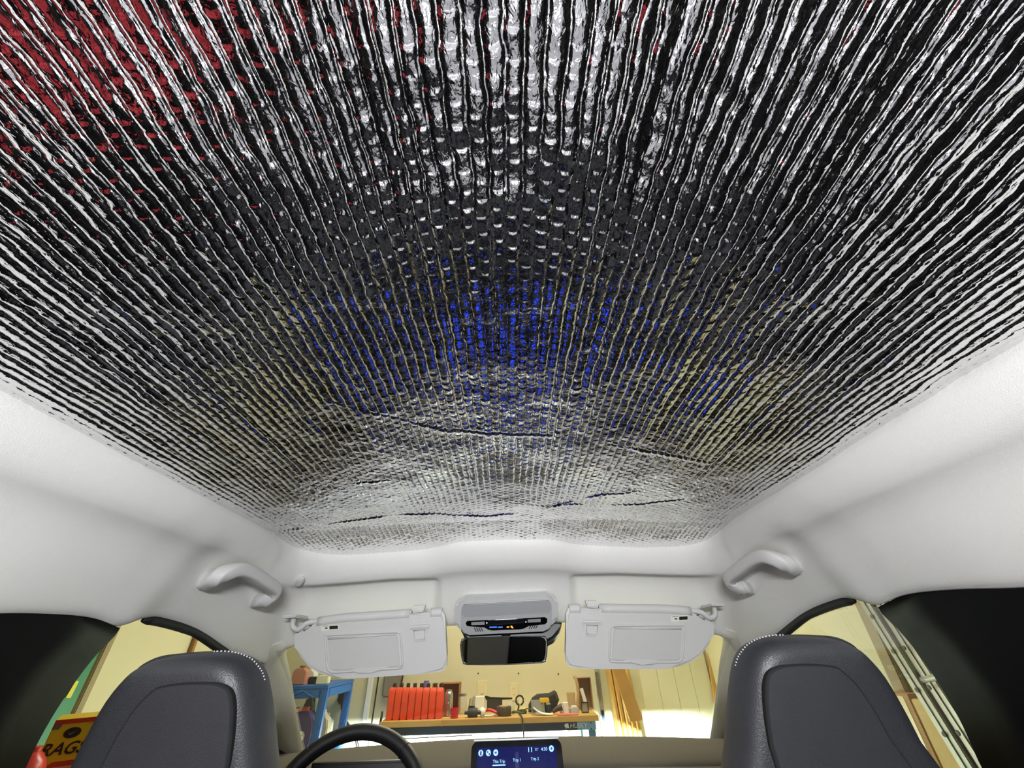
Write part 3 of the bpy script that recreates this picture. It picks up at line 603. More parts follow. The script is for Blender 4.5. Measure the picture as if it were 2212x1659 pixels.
# ------------------------------------------------------------------ rear of the cabin (only mirrored in the foil)
def rear():
    t = thing('rear_bench', 'black rear bench seat below the camera', 'seat', (0, -.55, .29))
    box('cushion', (0, -.42, .46), (1.06, .56, .16), LEATH2, t, .05, seg=4)
    box('cushion_base', (0, -.42, .335), (1.0, .52, .09), BLK, t, .01)
    box('backrest', (0, -.84, .80), (1.06, .16, .62), LEATH2, t, .05, rx=-.22, seg=4)
    c = thing('centre_console', 'black centre console between the front seats', 'console', (0, .95, .29))
    box('body', (0, .92, .47), (.24, .8, .36), BLK, c, .04, seg=3)
    box('armrest_lid', (0, .72, .675), (.23, .36, .045), LEATH2, c, .018, seg=3)
    lamp = thing('added_cabin_lamp', 'unseen white lamp added at the rear of the headliner to light the cabin', 'lamp', (0, -.42, CZ+.2))  # body of the added lamp that brightens the cabin
    box('lamp_base', (0, -.42, CZ+.215), (.36, .18, .03), PLAS, lamp, .01)
    struct(box('ceiling_rear', (0, -.92, CZ+.20), (1.3, .40, .05), HEAD, None, .02), 'pale headliner above the rear seat')
    def cloth(name, cx, cy, sx, sy, zfun, m, amp, seed, label, cat):
        xs = np.linspace(-.5, .5, 36); ys = np.linspace(-.5, .5, 36); X, Y = np.meshgrid(xs, ys, indexing='ij')
        wob = 1+.08*vnoise(X, Y, .3, seed+3); Z = zfun(X, Y)+amp*vnoise(X*sx, Y*sy, .07, seed)+amp*.5*vnoise(X*sx, Y*sy, .03, seed+1)
        co = np.stack([cx+X*sx*wob, cy+Y*sy*wob, Z], -1).reshape(-1, 3)
        o = put(name, [tuple(p) for p in co], [list(f) for f in gridfaces(36, 36)], m); s_ = o.modifiers.new('thickness', 'SOLIDIFY'); s_.thickness = .012; s_.offset = 1
        return tag(o, label, cat)
    cr = thing('added_crate', 'unseen grey crate added in the rear footwell to carry the pale cloth', 'crate', (0, .18, .29)); GC = mat('crate_grey', (90, 92, 96), .6)  # crate added only to hold up the pale cloth
    box('crate_body', (0, .19, .50), (.40, .56, .40), GC, cr, .02); box('crate_lid', (0, .19, .712), (.42, .58, .03), GC, cr, .01)
    cloth('added_pale_cloth', 0, .19, .44, .64, lambda X, Y: .757-.0*X, mat('grey_white_wool', (165, 165, 168), .9, nscale=60, namp=.05), .022, 41, 'unseen pale grey cloth added for the white reflections in the foil', 'added_pale_cloth')  # pale cloth added so the foil mirrors something white
    ln = thing('added_lantern', 'unseen small round lamp added to make glints in the foil', 'added_lantern', (-.035, .20, .745)); lathe('added_lantern_body', [(.040, 0), (.045, .004), (.045, .012), (.042, .016)], (-.035, .20, .774), BLK, ln, 24)  # added lamp body, out of view under the foil
    struct(slab('trim_14', [Vector(p) for p in ((-.64, -1.07, 1.05), (-.36, -1.07, 1.05), (-.30, -1.07, 1.5), (-.64, -1.07, 1.5))], (0, 1, 0), .03, HEAD, None, .008), 'pale rear pillar trim')
    def added_red_cloth():  # red cloth added out of view to redden the foil reflections
        vs_ = []; n, k = 26, 30
        for i in range(n):
            for j in range(k):
                u, v = i/(n-1), j/(k-1); y = -.40+.62*u; z = 1.18-.60*v
                x = -.595+.05*v+.05*math.sin(u*19+2*v)*(.3+.7*v)*.6+.04*vnoise(np.array([y]), np.array([z]), .09, 61)[0]
                vs_.append((x, y, z))
        o = put('added_red_cloth', vs_, [list(f) for f in gridfaces(n, k)], mat('red_cloth', (128, 20, 28), .85, nscale=40, namp=.1)); s_ = o.modifiers.new('thickness', 'SOLIDIFY'); s_.thickness = .015
        tag(o, 'unseen red cloth added for the red reflections in the foil', 'added_red_cloth')
    added_red_cloth()
rear()
hv = [(x, y, z-.09*(abs(x)/.85)**3) for y, z in ((1.84, .96), (2.1, .90), (2.4, .835), (2.62, .77), (2.74, .68)) for x in np.linspace(-.85, .85, 13)]
HOOD = mat('grey_car_paint', (84, 88, 96), .3, .3, coat=.5)
ho = put('bonnet', hv, [list(f) for f in gridfaces(5, 13)], HOOD); ho.modifiers.new('thickness', 'SOLIDIFY').thickness = .01
tag(ho, 'grey car bonnet beyond the windscreen', 'car bonnet')
for hx in (-.68, .68):
    t = thing('headlamp', 'car headlamp shining on the garage wall, %s side' % ('driver' if hx < 0 else 'passenger'), 'headlamp', (hx, 2.84, .52), 'headlamps')
    box('shield', (hx, 2.89, .6375), (.34, .24, .012), BLK, t, .002); box('floor_plate', (hx, 2.87, .545), (.34, .20, .01), BLK, t, .002); box('back_plate', (hx, 2.775, .59), (.34, .012, .1), BLK, t, .002)  # shield is an unseen plate added to cut the beam off flat
for gx in (-.45, .45):
    t = thing('ceiling_lamp', 'white strip lamp under the garage ceiling, %s one' % ('left' if gx < 0 else 'right'), 'ceiling lamp', (gx, 3.1, 2.55), 'garage strip lamps')
    box('housing', (gx, 3.1, 2.56), (.26, 1.4, .07), WHITE, t, .01); box('end_cap', (gx, 2.4, 2.56), (.27, .03, .08), PLASD, t, .006); box('end_cap', (gx, 3.8, 2.56), (.27, .03, .08), PLASD, t, .006)
# ------------------------------------------------------------------ workbench
YF = 3.55; ZT = U(1100, 1551, y=YF).z
bx = lambda px, y, py=1545: U(px, py, y=y).x
bz = lambda py, y, px=1100: U(px, py, y=y).z
x0, x1 = bx(822, YF), bx(1293, YF)
def bench():
    t = thing('workbench', 'long workbench with a pine top and steel apron', 'workbench', ((x0+x1)/2, 3.8, 0))
    top = None; n = 5; wd = .52/n; cols = [(205, 166, 92), (214, 178, 104), (196, 154, 82), (209, 170, 98), (201, 160, 86)]
    for k in range(n):                       # glued staves
        m = mat('pine_stave_%d' % k, cols[k], .5, nscale=14, namp=.12)
        y = YF+wd*(k+.5)
        cut = x0+(x1-x0)*(.28+.13*((k*7) % 5)/5)
        box('stave', ((x0+cut)/2, y, ZT-.016), (cut-x0-.001, wd-.0008, .032), m, t, .002); box('stave', ((x1+cut)/2, y, ZT-.016), (x1-cut-.001, wd-.0008, .032), mat('pine_stave_%d' % ((k+2) % n), cols[(k+2) % n], .5, nscale=14, namp=.12), t, .002)
    za, zb_ = bz(1564, YF+.03), bz(1582, YF+.03)
    ap = box('apron', ((x0+x1)/2+.01, YF+.035, (za+zb_)/2), (x1-x0-.06, .012, za-zb_), BLKMET, t, .002)
    SP = mat('steel_apron_end', (130, 180, 215), .35, .2, nscale=8)  # pale blue stands for headlamp reflections in the steel apron
    box('apron_plate', (bx(1265, YF+.028), YF+.027, (za+zb_)/2), (.13, .006, (za-zb_)*.98), SP, ap, .001)
    pc = Vector((bx(1240, YF+.02), YF+.0225, (za+zb_)/2+.002)); WI = mat('white_badge', (245, 248, 250), .5)
    text('badge_lettering', 'HUSKY', pc+Vector((.024, 0, 0)), (1, 0, 0), (0, 0, 1), .038, WI, ap, shear=.2)
    slab('badge_mark', [pc+Vector((a, 0, b)) for a, b in ((-.075, .004), (-.062, .016), (-.056, .012), (-.046, .016), (-.042, -.012), (-.055, -.008), (-.062, -.014))], (0, -1, 0), .001, WI, ap, 0)
    for a, b in ((1275, .016), (1275, -.016)): lathe('rivet', [(.004, 0), (.003, .003)], Vector((bx(a, YF+.02), YF+.024, (za+zb_)/2+b)), SEAL, ap, 10, (0, -1, 0))
    LEG = mat('blue_grey_steel', (96, 140, 176), .4, .5, nscale=10)
    for lx in (x0+.06, x1-.05):
        for ly in (YF+.06, 4.0): box('leg', (lx, ly, (zb_)/2), (.05, .05, zb_), LEG, t, .004)
    for ly in (YF+.06,): box('stretcher', ((x0+x1)/2, 4.0, .18), (x1-x0-.15, .04, .05), LEG, t, .004)
bench()
def on(px, y): return Vector((bx(px, y), y, ZT+.0005))
OILR = mat('orange_plastic', (226, 72, 34), .4, nscale=30, namp=.06); CAPB = mat('black_cap', (28, 22, 20), .5)
ords = ['first', 'second', 'third', 'fourth', 'fifth', 'sixth', 'seventh', 'eighth']
for k in range(8):
    pxc = 840+k*15.2; y = 3.60; b = on(pxc, y); wd = .046; dp = .10; hh = bz(1486, y, pxc)-ZT
    t = thing('oil_bottle', 'orange plastic oil bottle, %s from the left in the bench row' % ords[k], 'bottle', b, 'orange bottles on the bench')
    ol = [(-.5, 0), (.5, 0), (.5, .74), (.42, .84), (.20, .95), (-.42, .98), (-.5, .93)]
    # side profile extruded across the width
    pts = [Vector((b.x-wd/2, b.y+.05+u*dp, b.z+v*hh)) for u, v in ((-.5, 0), (.5, 0), (.5, .78), (.44, .9), (.3, .97), (-.1, 1.0), (-.34, .97), (-.5, .82))]
    slab('body', pts, (1, 0, 0), wd, OILR, t, .006, 3)
    lathe('cap', [(.014, 0), (.014, .022), (.012, .026)], (b.x+.006, b.y+.055, b.z+hh*.985), CAPB, t, 14)
def tbox(name, label, cat, pa, pb, ptop, y, dp, m, rz=0, bev=.002):
    xa, xb = bx(pa, y), bx(pb, y); h = bz(ptop, y, (pa+pb)/2)-ZT
    return tag(box(name, ((xa+xb)/2, y+dp/2, ZT+h/2+.0006), (xb-xa, dp, h), m, None, bev, rz), label, cat)
def openbox(name, label, cat, pa, pb, ptop, y, dp, m, front=False):
    xa, xb = bx(pa, y), bx(pb, y); h = bz(ptop, y, (pa+pb)/2)-ZT; th = .005
    t = thing(name, label, cat, ((xa+xb)/2, y+dp/2, ZT))
    box('side', (xa+th/2, y+dp/2, ZT+h/2), (th, dp, h), m, t, .001); box('side', (xb-th/2, y+dp/2, ZT+h/2), (th, dp, h), m, t, .001)
    box('back', ((xa+xb)/2, y+dp-th/2, ZT+h/2), (xb-xa-2*th, th, h), m, t, .001); box('bottom', ((xa+xb)/2, y+dp/2, ZT+th/2+.0005), (xb-xa-2*th, dp-th, th), m, t, .001)
    if not front: box('top', ((xa+xb)/2, y+dp/2, ZT+h-th/2), (xb-xa-2*th, dp-th, th), m, t, .001)
    return t
CARDD = mat('brown_cardboard', (150, 98, 50), .85, nscale=30, namp=.08)
openbox('cardboard_box', 'open brown cardboard box behind the silver spray can', 'box', 944, 990, 1476, 3.80, .14, CARDD)
PUR = mat('purple_plastic', (56, 40, 150), .4)
b = on(915.5, 3.86); t = thing('purple_bottle', 'bottle with a purple cap behind the orange bottles', 'bottle', b)
lathe('body', [(.03, 0), (.032, .01), (.032, .17), (.018, .20)], b, mat('grey_blue_plastic', (90, 90, 130), .4), t); lathe('cap', [(.020, .198), (.020, bz(1473, 3.86, 915)-ZT), (.017, bz(1472, 3.86, 915)-ZT+.003)], b, PUR, t)
tbox('small_carton', 'small brown carton behind the right end of the orange bottles', 'box', 929, 940, 1476, 3.88, .06, CARD)
CHR = mat('can_silver', (198, 192, 180), .22, .9, nscale=25, namp=.15)
b = on(967.5, 3.72); hh = bz(1490, 3.72, 967)-ZT; t = thing('spray_can', 'silver spray can beside the orange bottles', 'spray can', b)
lathe('body', [(.028, 0), (.033, .004), (.033, hh-.035), (.027, hh-.015), (.022, hh-.01)], b, CHR, t); lathe('cap', [(.022, hh-.011), (.022, hh-.002), (.018, hh)], b, STEEL, t)
lathe('logo_ring', [(.010, 0), (.010, .001)], b+Vector((.004, -.0332, hh*.62)), mat('can_print', (120, 112, 90), .4), t, 14, (0, -1, 0)); slab('logo_bar', [b+Vector((a, -.0335, c)) for a, c in ((-.002, hh*.25), (.008, hh*.25), (.008, hh*.47), (-.002, hh*.47))], (0, -1, 0), .0006, MATS['can_print'], t, 0)
b = on(981.5, 3.62); hh = bz(1529, 3.62, 981)-ZT; RED = mat('red_plastic', (190, 24, 34), .18)
t = thing('red_cup', 'small shiny red cup standing beside the spray can', 'cup', b); lathe('shell', [(.024, 0), (.026, .003), (.0275, hh-.004), (.026, hh)], b, RED, t); lathe('rim', [(.0285, .001), (.0285, .006), (.0265, .007)], b, RED, t)
b = on(998, 3.82); GJ = mat('clear_jar', (215, 215, 200), .15, nscale=20); GJ.node_tree.nodes['Principled BSDF'].inputs['Alpha'].default_value = .35
t = thing('glass_jar', 'clear glass jar left of the bit rack', 'jar', b); lathe('jar_body', [(.03, 0), (.034, .005), (.034, .09), (.028, .105)], b, GJ, t); lathe('lid', [(.029, .105), (.029, .12), (.026, .122)], b, STEEL, t)
# bit rack: frame and upright bits
b = on(1018, 3.84); t = thing('bit_rack', 'rack of upright dark driver bits leaning by the wall', 'rack', b); hh = bz(1503, 3.84, 1018)-ZT
box('base', b+Vector((0, .02, .02)), (.05, .03, .04), BLK, t, .003)
for k in range(6): tube('bit', [b+Vector((-.022+k*.0085, .02, .038)), b+Vector((-.018+k*.0088, .02, hh-.02+.004*k))], .0022, BLKMET, t, 6, 0)
tbox('white_carton', 'white printed carton right of the bit rack', 'box', 1024, 1046, 1505, 3.86, .05, WHITE)
b = on(1019, 3.63); t = thing('torch', 'stubby dark grey torch lying on the bench front', 'torch', b); r = .026
lathe('body', [(r*.8, 0), (r, .008), (r, .066), (r*.9, .072)], b+Vector((-.03, 0, r+.001)), mat('dark_rubber', (42, 48, 50), .6), t, 18, (1, 0, 0)); lathe('head', [(.013, 0), (.013, .025)], b+Vector((.042, 0, r)), BLK, t, 14, (1, 0, 0)); lathe('tail', [(.012, 0), (.010, .022)], b+Vector((-.03, 0, r)), BLKMET, t, 12, (-1, 0, 0))
b = on(1042, 3.64); t = thing('light_bulb', 'white globe light bulb next to the torch', 'light bulb', b); GB2 = mat('bulb_white', (235, 232, 215), .25)
lathe('globe', [(.003, 0), (.016, .006), (.0235, .019), (.0245, .027), (.0235, .035), (.016, .048), (.003, .054)], b, GB2, t); lathe('base', [(.013, 0), (.013, .03), (.006, .034)], b+Vector((-.022, .004, .027)), STEEL, t, 14, (-1, .2, 0))
b = on(1060, 3.90); t = thing('hand_brush', 'long dark handled brush lying at the back of the bench', 'brush', b)
slab('handle', [b+Vector((a, 0, c)) for a, c in ((-.05, .09), (-.04, .095), (.0, .082), (.17, .078), (.17, .068), (.0, .066), (-.035, .068))], (0, 1, 0), .02, BLK, t, .003); box('head', b+Vector((.03, .01, .036)), (.12, .05, .07), mat('dark_bristle', (50, 46, 40), .9), t, .006)
b = on(1056, 3.66); t = thing('pliers', 'red handled pliers on the bench by the bulb', 'pliers', b)
for s_ in (-1, 1): tube('grip', [b+Vector((-.02, s_*.004, .03)), b+Vector((.0, s_*.014, .036)), b+Vector((.05, s_*.018, .022)), b+Vector((.075, s_*.012, .012))], .0075, RED, t, 8)
tube('jaws', [b+Vector((-.02, 0, .028)), b+Vector((-.05, 0, .016))], .008, STEEL, t, 8, 0)
b = on(1057, 3.60); t = thing('wrench', 'small steel wrench lying at the bench edge', 'wrench', b); tube('shaft', [b+Vector((-.04, 0, .008)), b+Vector((0, .004, .008)), b+Vector((.04, .012, .010))], .005, STEEL, t, 8, 3)
lathe('ring', [(.012, 0), (.014, .003), (.012, .008)], b+Vector((-.05, 0, .004)), STEEL, t, 14); lathe('ring', [(.010, 0), (.012, .003), (.010, .008)], b+Vector((.05, .015, .005)), STEEL, t, 14)
b = on(1089, 3.66); t = thing('tape_roll', 'dark brown roll of tape lying flat on the bench', 'tape roll', b); lathe('tape', [(.05, .001), (.053, .004), (.053, .05), (.05, .053), (.034, .053)], b, mat('dark_brown_tape', (66, 54, 40), .45), t, 26); lathe('core', [(.034, .0525), (.034, .056), (.028, .056)], b, CARD, t, 20)
b = on(1103, 3.82); lampb = thing('clear_dome', 'clear round lamp cover behind the tape roll', 'lamp cover', b); lathe('dome', [(.03, 0), (.034, .02), (.03, .05), (.014, .068)], b, GJ, lampb); lathe('collar', [(.032, .0), (.036, .006), (.034, .012)], b, mat('yellowed_plastic', (214, 202, 150), .5), lampb)
b = on(1122, 3.74); GRN = mat('green_cord', (52, 84, 52), .6); t = thing('cable_coil', 'dark green cable coil in the bench middle', 'cable', b)
tube('coil', [b+Vector((.05*math.cos(a)*(1+.1*math.sin(3*a)), .04*math.sin(a), .010+.004*math.sin(2*a))) for a in np.linspace(0, 6.2, 14)], .007, GRN, t, 8, 4, True); tube('loop', [b+Vector((.028*math.cos(a)+.005, .01, .075+.028*math.sin(a))) for a in np.linspace(-1.4, 4.5, 12)]+[b+Vector((-.01, .0, .02))], .006, BLK, t, 8, 4)
tube('strap', [b+Vector((.02, -.02, .012)), b+Vector((.06, -.03, .03)), b+Vector((.12, -.02, .012))], .009, GRN, t, 8, 5, r2=.004)
xw_ = bx(1128, YF-.01); tag(tube('hanging_cable', [(bx(1122, 3.66), 3.68, ZT+.006), (xw_-.006, YF+.02, ZT+.007), (xw_, YF-.008, ZT-.004), (xw_+.004, YF-.012, ZT-.05), (xw_+.006, YF-.012, ZT-.12), (xw_+.002, YF-.01, ZT-.3)], .005, mat('dark_cable', (38, 40, 36), .6), None, 8, 6), 'thin dark cable hanging over the bench front edge', 'cable')
# black pouch, tray
b = on(1178, 3.80); hh = bz(1497, 3.80, 1178)-ZT; sc = .00335
t = thing('tool_pouch', 'black fabric tool pouch at the back of the bench', 'pouch', b); BF = mat('black_fabric', (24, 24, 26), .75, nscale=60, namp=.3)
outl = [((a-1178)*sc, (1533-c)*sc) for a, c in ((1140, 1533), (1141, 1521), (1150, 1509), (1162, 1503), (1182, 1502), (1190, 1502), (1203, 1497), (1207, 1500), (1212, 1514), (1208, 1520), (1204, 1533))]
pillow('bag', [b+Vector((a, 0, c+.002)) for a, c in outl], (0, -1, 0), [(1, 0), (.96, .02), (.85, .035), (.5, .045)], BF, t, .05); slab('buckle_flap', [b+Vector(((a-1178)*sc, -.03, (1533-c)*sc)) for a, c in ((1192, 1503), (1203, 1498), (1208, 1512), (1201, 1518))], (0, -1, 0), .006, mat('olive_trim', (96, 88, 50), .6), t, .002)
t = openbox('clear_tray', 'clear plastic tray in front of the black pouch', 'tray', 1149, 1177, 1514, 3.655, .075, GJ, True); tag(box('yellow_block', (bx(1178, 3.72), 3.74, bz(1512.5, 3.74, 1178)), (.07, .04, .026), mat('yellow_plastic', (232, 184, 30), .4), None, .004, .1), 'yellow block resting on the clear tray and pouch', 'block')
b = on(1186, 3.70); t = thing('small_tin', 'small dark metal tin with a bright spot, by the clear tray', 'tin', b); lathe('body', [(.017, 0), (.018, .003), (.018, .05), (.016, .053)], b, BLKMET, t); lathe('lid', [(.019, .05), (.019, .057), (.015, .06)], b, STEEL, t)
vs_ = [(bx(1153, 3.6)+u*.14, 3.60+.05*v, ZT+.003+.04*(1-u)**3+.006*abs(math.sin(3*v))) for u in np.linspace(0, 1, 12) for v in np.linspace(0, 1, 5)]
po = put('paper_strip', vs_, [list(f) for f in gridfaces(12, 5)], WHITE); po.modifiers.new('thickness', 'SOLIDIFY').thickness = .0015; tag(po, 'curled white paper strip at the bench front', 'paper')
b = on(1208, 3.66); t = thing('grinder', 'small dark power tool lying right of the pouch', 'power tool', b); tube('body', [b+Vector((-.045, 0, .012)), b+Vector((-.01, 0, .03)), b+Vector((.025, 0, .038))], .02, mat('brown_black', (58, 48, 42), .5), t, 12, 5, taper=lambda u: .5+.6*u); lathe('foot', [(.013, 0), (.013, .02)], b+Vector((.02, 0, 0)), STEEL, t)
tbox('white_label_box', 'small white box with grey print near the glass cup', 'box', 1218, 1229.5, 1518, 3.66, .04, WHITE)
b = on(1237, 3.84); t = thing('amber_glass', 'tall amber glass cup against the wall', 'cup', b); AG = mat('amber_glass', (190, 150, 80), .1); AG.node_tree.nodes['Principled BSDF'].inputs['Alpha'].default_value = .45
hh = bz(1496, 3.84, 1237)-ZT; lathe('cup', [(.026, 0), (.030, .004), (.034, hh)], b, AG, t); lathe('base_ring', [(.031, 0), (.033, .004), (.031, .010)], b, AG, t)
tbox('grey_case', 'flat grey case lying in front of the amber cup', 'case', 1232, 1252, 1531, 3.68, .06, PLASD); tag(box('white_soap', (bx(1242, 3.7), 3.71, bz(1527.5, 3.7, 1242)), (.042, .04, .014), WHITE, None, .004), 'small white bar on top of the flat grey case', 'bar')
rp = tag(box('red_booklet', (bx(1226, 3.6), 3.605, ZT+.0035), (.15, .07, .005), mat('faded_red_paper', (206, 110, 92), .7), None, .001, .05), 'flat faded red booklet at the bench front', 'booklet')
# right-hand cardboard, board and frame
openbox('tall_carton', 'tall open cardboard carton at the right bench end', 'box', 1254, 1285, 1463, 3.82, .10, CARD)
tag(box('white_tool', (bx(1265, 3.80), 3.805, bz(1504, 3.8, 1265)), (.026, .012, .10), WHITE, None, .003, 0, 0, ry=-.25), 'white slim tool leaning inside the tall carton', 'tool')
tube_pts = [Vector((bx(1247, 3.80), 3.80, ZT+.004)), U(1249, 1500, y=3.81), U(1247, 1478, y=3.82), U(1243, 1465, y=3.83), U(1239, 1462, y=3.84)]
tag(tube('bent_board', tube_pts, .012, CARD, None, 8, 6, r2=.004, up=(0, 1, 0)), 'curled strip of cardboard left of the tall carton', 'cardboard')
t = thing('picture_frame', 'small dark rimmed frame standing before the tall carton', 'frame', on(1265, 3.66)); fx0, fx1, fz0, fz1 = bx(1257, 3.66), bx(1273, 3.66), ZT+.001, bz(1516, 3.66, 1265)
for a, c, sx, sz in (((fx0+fx1)/2, fz0+.003, fx1-fx0, .006), ((fx0+fx1)/2, fz1-.003, fx1-fx0, .006), (fx0+.003, (fz0+fz1)/2, .006, fz1-fz0-.012), (fx1-.003, (fz0+fz1)/2, .006, fz1-fz0-.012)): box('rail', (a, 3.66, c), (sx, .008, sz), BLKMET, t, .001)
box('pane', ((fx0+fx1)/2, 3.662, (fz0+fz1)/2), (fx1-fx0-.012, .003, fz1-fz0-.012), mat('grey_card', (150, 142, 122), .6), t, .0005)
# ------------------------------------------------------------------ things on the front wall
def onw(px, py, d=0): return U(px, py, y=YW-d)
def plate(name, label, cat, px, py, wd, hh, slots=True):
    c = onw(px, py, .004); t = thing(name, label, cat, c-Vector((0, 0, hh/2))); IV = mat('ivory_plate', (222, 212, 168), .5)
    box('cover', c, (wd, .008, hh), IV, t, .002)
    if slots:
        for dz in (.02, -.02):
            for dx in (-.006, .006): box('slot', c+Vector((dx, -.0045, dz)), (.002, .001, .008), SEAL, t, 0)
    else: box('rocker', c+Vector((0, -.005, 0)), (.03, .006, .06), IV, t, .002)
    return t
plate('wall_socket', 'ivory wall socket above the middle of the bench', 'socket', 1110, 1494, .07, .115); plate('light_switch', 'ivory blank wall plate above the white carton', 'wall plate', 1042, 1489, .085, .12, False)
for px, py, wd_ in ((1033, 1454.5, 'left'), (1120, 1454.5, 'middle'), (1206, 1456, 'right')):
    o = onw(px, py); tag(lathe('wall_screw', [(.006, 0), (.005, .003), (.002, .004)], o, BLKMET, None, 10, (0, -1, 0)), 'small dark screw in the yellow wall, %s of three' % wd_, 'screw', 'wall screws')
c = onw(745, 1500, .003); t = thing('power_outlet', 'white wall outlet holding a large black plug', 'socket', c-Vector((0, 0, .07))); box('cover', c, (.085, .006, .135), mat('grey_plate', (150, 152, 140), .5), t, .002)
pc = onw(742, 1504, .04); t2 = thing('black_plug', 'large black plug in the outlet beside the blue shelf', 'plug', pc); box('plug_body', pc, (.075, .07, .09), BLK, t2, .012); tube('cord', [pc+Vector((0, -.01, -.04)), onw(739, 1530, .05), onw(743, 1548, .06), onw(752, 1568, .08), onw(765, 1585, .1), onw(775, 1620, .1)], .010, BLK, t2, 8, 5)
xt0, xt1 = onw(792, 1500).x, onw(803, 1500).x
struct(box('trim_5', ((xt0+xt1)/2, YW-.012, 1.3), (.042, .024, 2.6), WHITE, None, .003), 'white upright door trim left of the workbench'); xb0 = onw(813, 1500).x
tag(tube('wall_cable', [(xb0+.01, YW-.02, 1.6), (xb0+.004, YW-.02, 1.1), (xb0, YW-.02, .8), (xb0-.01, YW-.02, .3)], .006, BLK, None, 8, 4), 'black cable running straight down beside the white trim', 'cable')
c = onw(847, 1478, .03); t = thing('wall_charger', 'grey wall box above the left orange bottles', 'charger', c-Vector((0, 0, .09))); GRW = mat('grey_box', (128, 124, 108), .5); box('case', c, (.14, .06, .17), GRW, t, .012); tube('charger_cord', [c+Vector((.078, 0, .16)), c+Vector((.082, 0, .05)), c+Vector((.07, -.0, -.04))], .007, BLK, t, 8, 4)
tube('bench_lead', [(bx(822, YF+.1), YF+.14, ZT+.04), (bx(815, YF), YF+.1, ZT-.03), (bx(808, YF), YF+.1, ZT-.1)], .008, BLK, t, 8, 4)
# ------------------------------------------------------------------ blue shelf on the left
BLUE = mat('blue_plastic', (40, 104, 176), .4, nscale=15, namp=.1)
def shelf():
    yf, yb = 3.45, 3.95; xr = U(700, 1500, y=yf).x; xl = xr-.80; zt = U(690, 1484, y=yf).z; zl = zt-.40
    t = thing('shelf_unit', 'blue plastic shelf unit left of the workbench', 'shelf', ((xl+xr)/2, (yf+yb)/2, 0))
    for x in (xl, xr):
        for y in (yf, yb): box('post', (x, y, zt/2), (.05, .05, zt), BLUE, t, .008)
    for z in (zt, zl, zl-.38):
        box('deck', ((xl+xr)/2, (yf+yb)/2, z+.0), (xr-xl+.05, yb-yf+.05, .022), BLUE, t, .004)
        for y in (yf-.02,): 
            box('deck_rail', ((xl+xr)/2, y, z-.035), (xr-xl-.05, .012, .05), BLUE, t, .003)
            for k in range(8):
                xa = xl+.06+(xr-xl-.12)*k/8; xb2 = xl+.06+(xr-xl-.12)*(k+1)/8; s_ = 1 if k % 2 else -1
                tube('rib', [(xa, y-.008, z-.035+s_*.02), (xb2, y-.008, z-.035-s_*.02)], .004, BLUE, t, 6, 0)
        box('deck_rail', (xr+.02, (yf+yb)/2, z-.035), (.012, yb-yf-.05, .05), BLUE, t, .003)
    return xl, xr, yf, yb, zt+.0115, zl+.0115
xl, xr, yf, yb, zt, zl = shelf()
def jug(name, label, px, ptop, y, z, wd, dp, m, cm, cap=.02, lab=None, catg='bottle'):
    x = U(px, 1500, y=y).x; h = U(px, ptop, y=y).z-z; b = Vector((x, y, z+.0005)); t = thing(name, label, catg, b)
    P = [(-.5, 0), (.5, 0), (.5, .62), (.42, .78), (.18, .90), (.16, .93), (-.16, .93), (-.18, .9), (-.42, .82), (-.5, .7)]
    slab('body', [b+Vector((a*wd, -dp/2, c*h)) for a, c in P], (0, 1, 0), dp, m, t, .012, 3); lathe('cap', [(cap, .92*h), (cap, h), (cap*.85, h+.004)], b, cm, t, 14)
    if lab: lathe('emblem', [(.028, 0), (.028, .001)], b+Vector((.02, -dp/2-.0006, h*.45)), WHITE, t, 18, (0, -1, 0)); slab('label', [b+Vector((a*wd, -dp/2-.0008, c*h)) for a, c in ((-.3, .1), (.1, .1), (.1, .2), (-.3, .2))], (0, -1, 0), .0008, WHITE, t, 0); slab('emblem_mark', [b+Vector((.02+a, -dp/2-.0018, h*.45+c)) for a, c in ((-.012, .010), (0, .004), (.012, .010), (.003, -.004), (.003, -.014), (-.003, -.014), (-.003, -.004))], (0, -1, 0), .0006, PUR, t, 0)
VIO = mat('violet_jug', (86, 74, 128), .4); ORC = mat('orange_cap', (232, 96, 52), .4); CLR = mat('cloudy_bottle', (178, 172, 150), .35)
jug('spray_bottle', 'cloudy bottle with red contents on top of the blue shelf', 641, 1440, 3.55, zt, .10, .07, mat('pinkish_clear', (190, 130, 110), .3), mat('brown_nozzle', (92, 70, 48), .5)); jug('white_bottle', 'white bottle behind the red one on the blue shelf', 663, 1446, 3.75, zt, .08, .08, WHITE, WHITE)
tag(box('white_packet', (U(696, 1470, y=3.5).x, 3.52, zt+.026), (.085, .05, .05), mat('cream_packet', (236, 234, 190), .6), None, .004), 'small cream packet on the front corner of the blue shelf', 'packet'); tag(box('black_tool', (U(672, 1480, y=3.56).x, 3.60, zt+.021), (.1, .06, .04), BLK, None, .01), 'black tool lying behind the cream packet on the shelf', 'tool')
jug('violet_jug', 'violet jug with round white emblem on the lower shelf', 668, 1528, 3.56, zl, .19, .10, VIO, ORC, .026, True, 'jug'); jug('dark_bottle', 'dark bottle with black cap behind the violet jug', 674, 1500, 3.88, zl, .08, .07, mat('dark_olive', (70, 72, 58), .4), BLK); jug('pale_jug', 'pale jug with small red label between the blue posts', 706, 1534, 3.66, zl, .13, .09, CLR, WHITE, .02, False, 'jug')
jug('orange_top_jug', 'jug with a large orange cap beside the violet jug', 645, 1530, 3.72, zl, .12, .09, CLR, ORC, .03, False, 'jug')
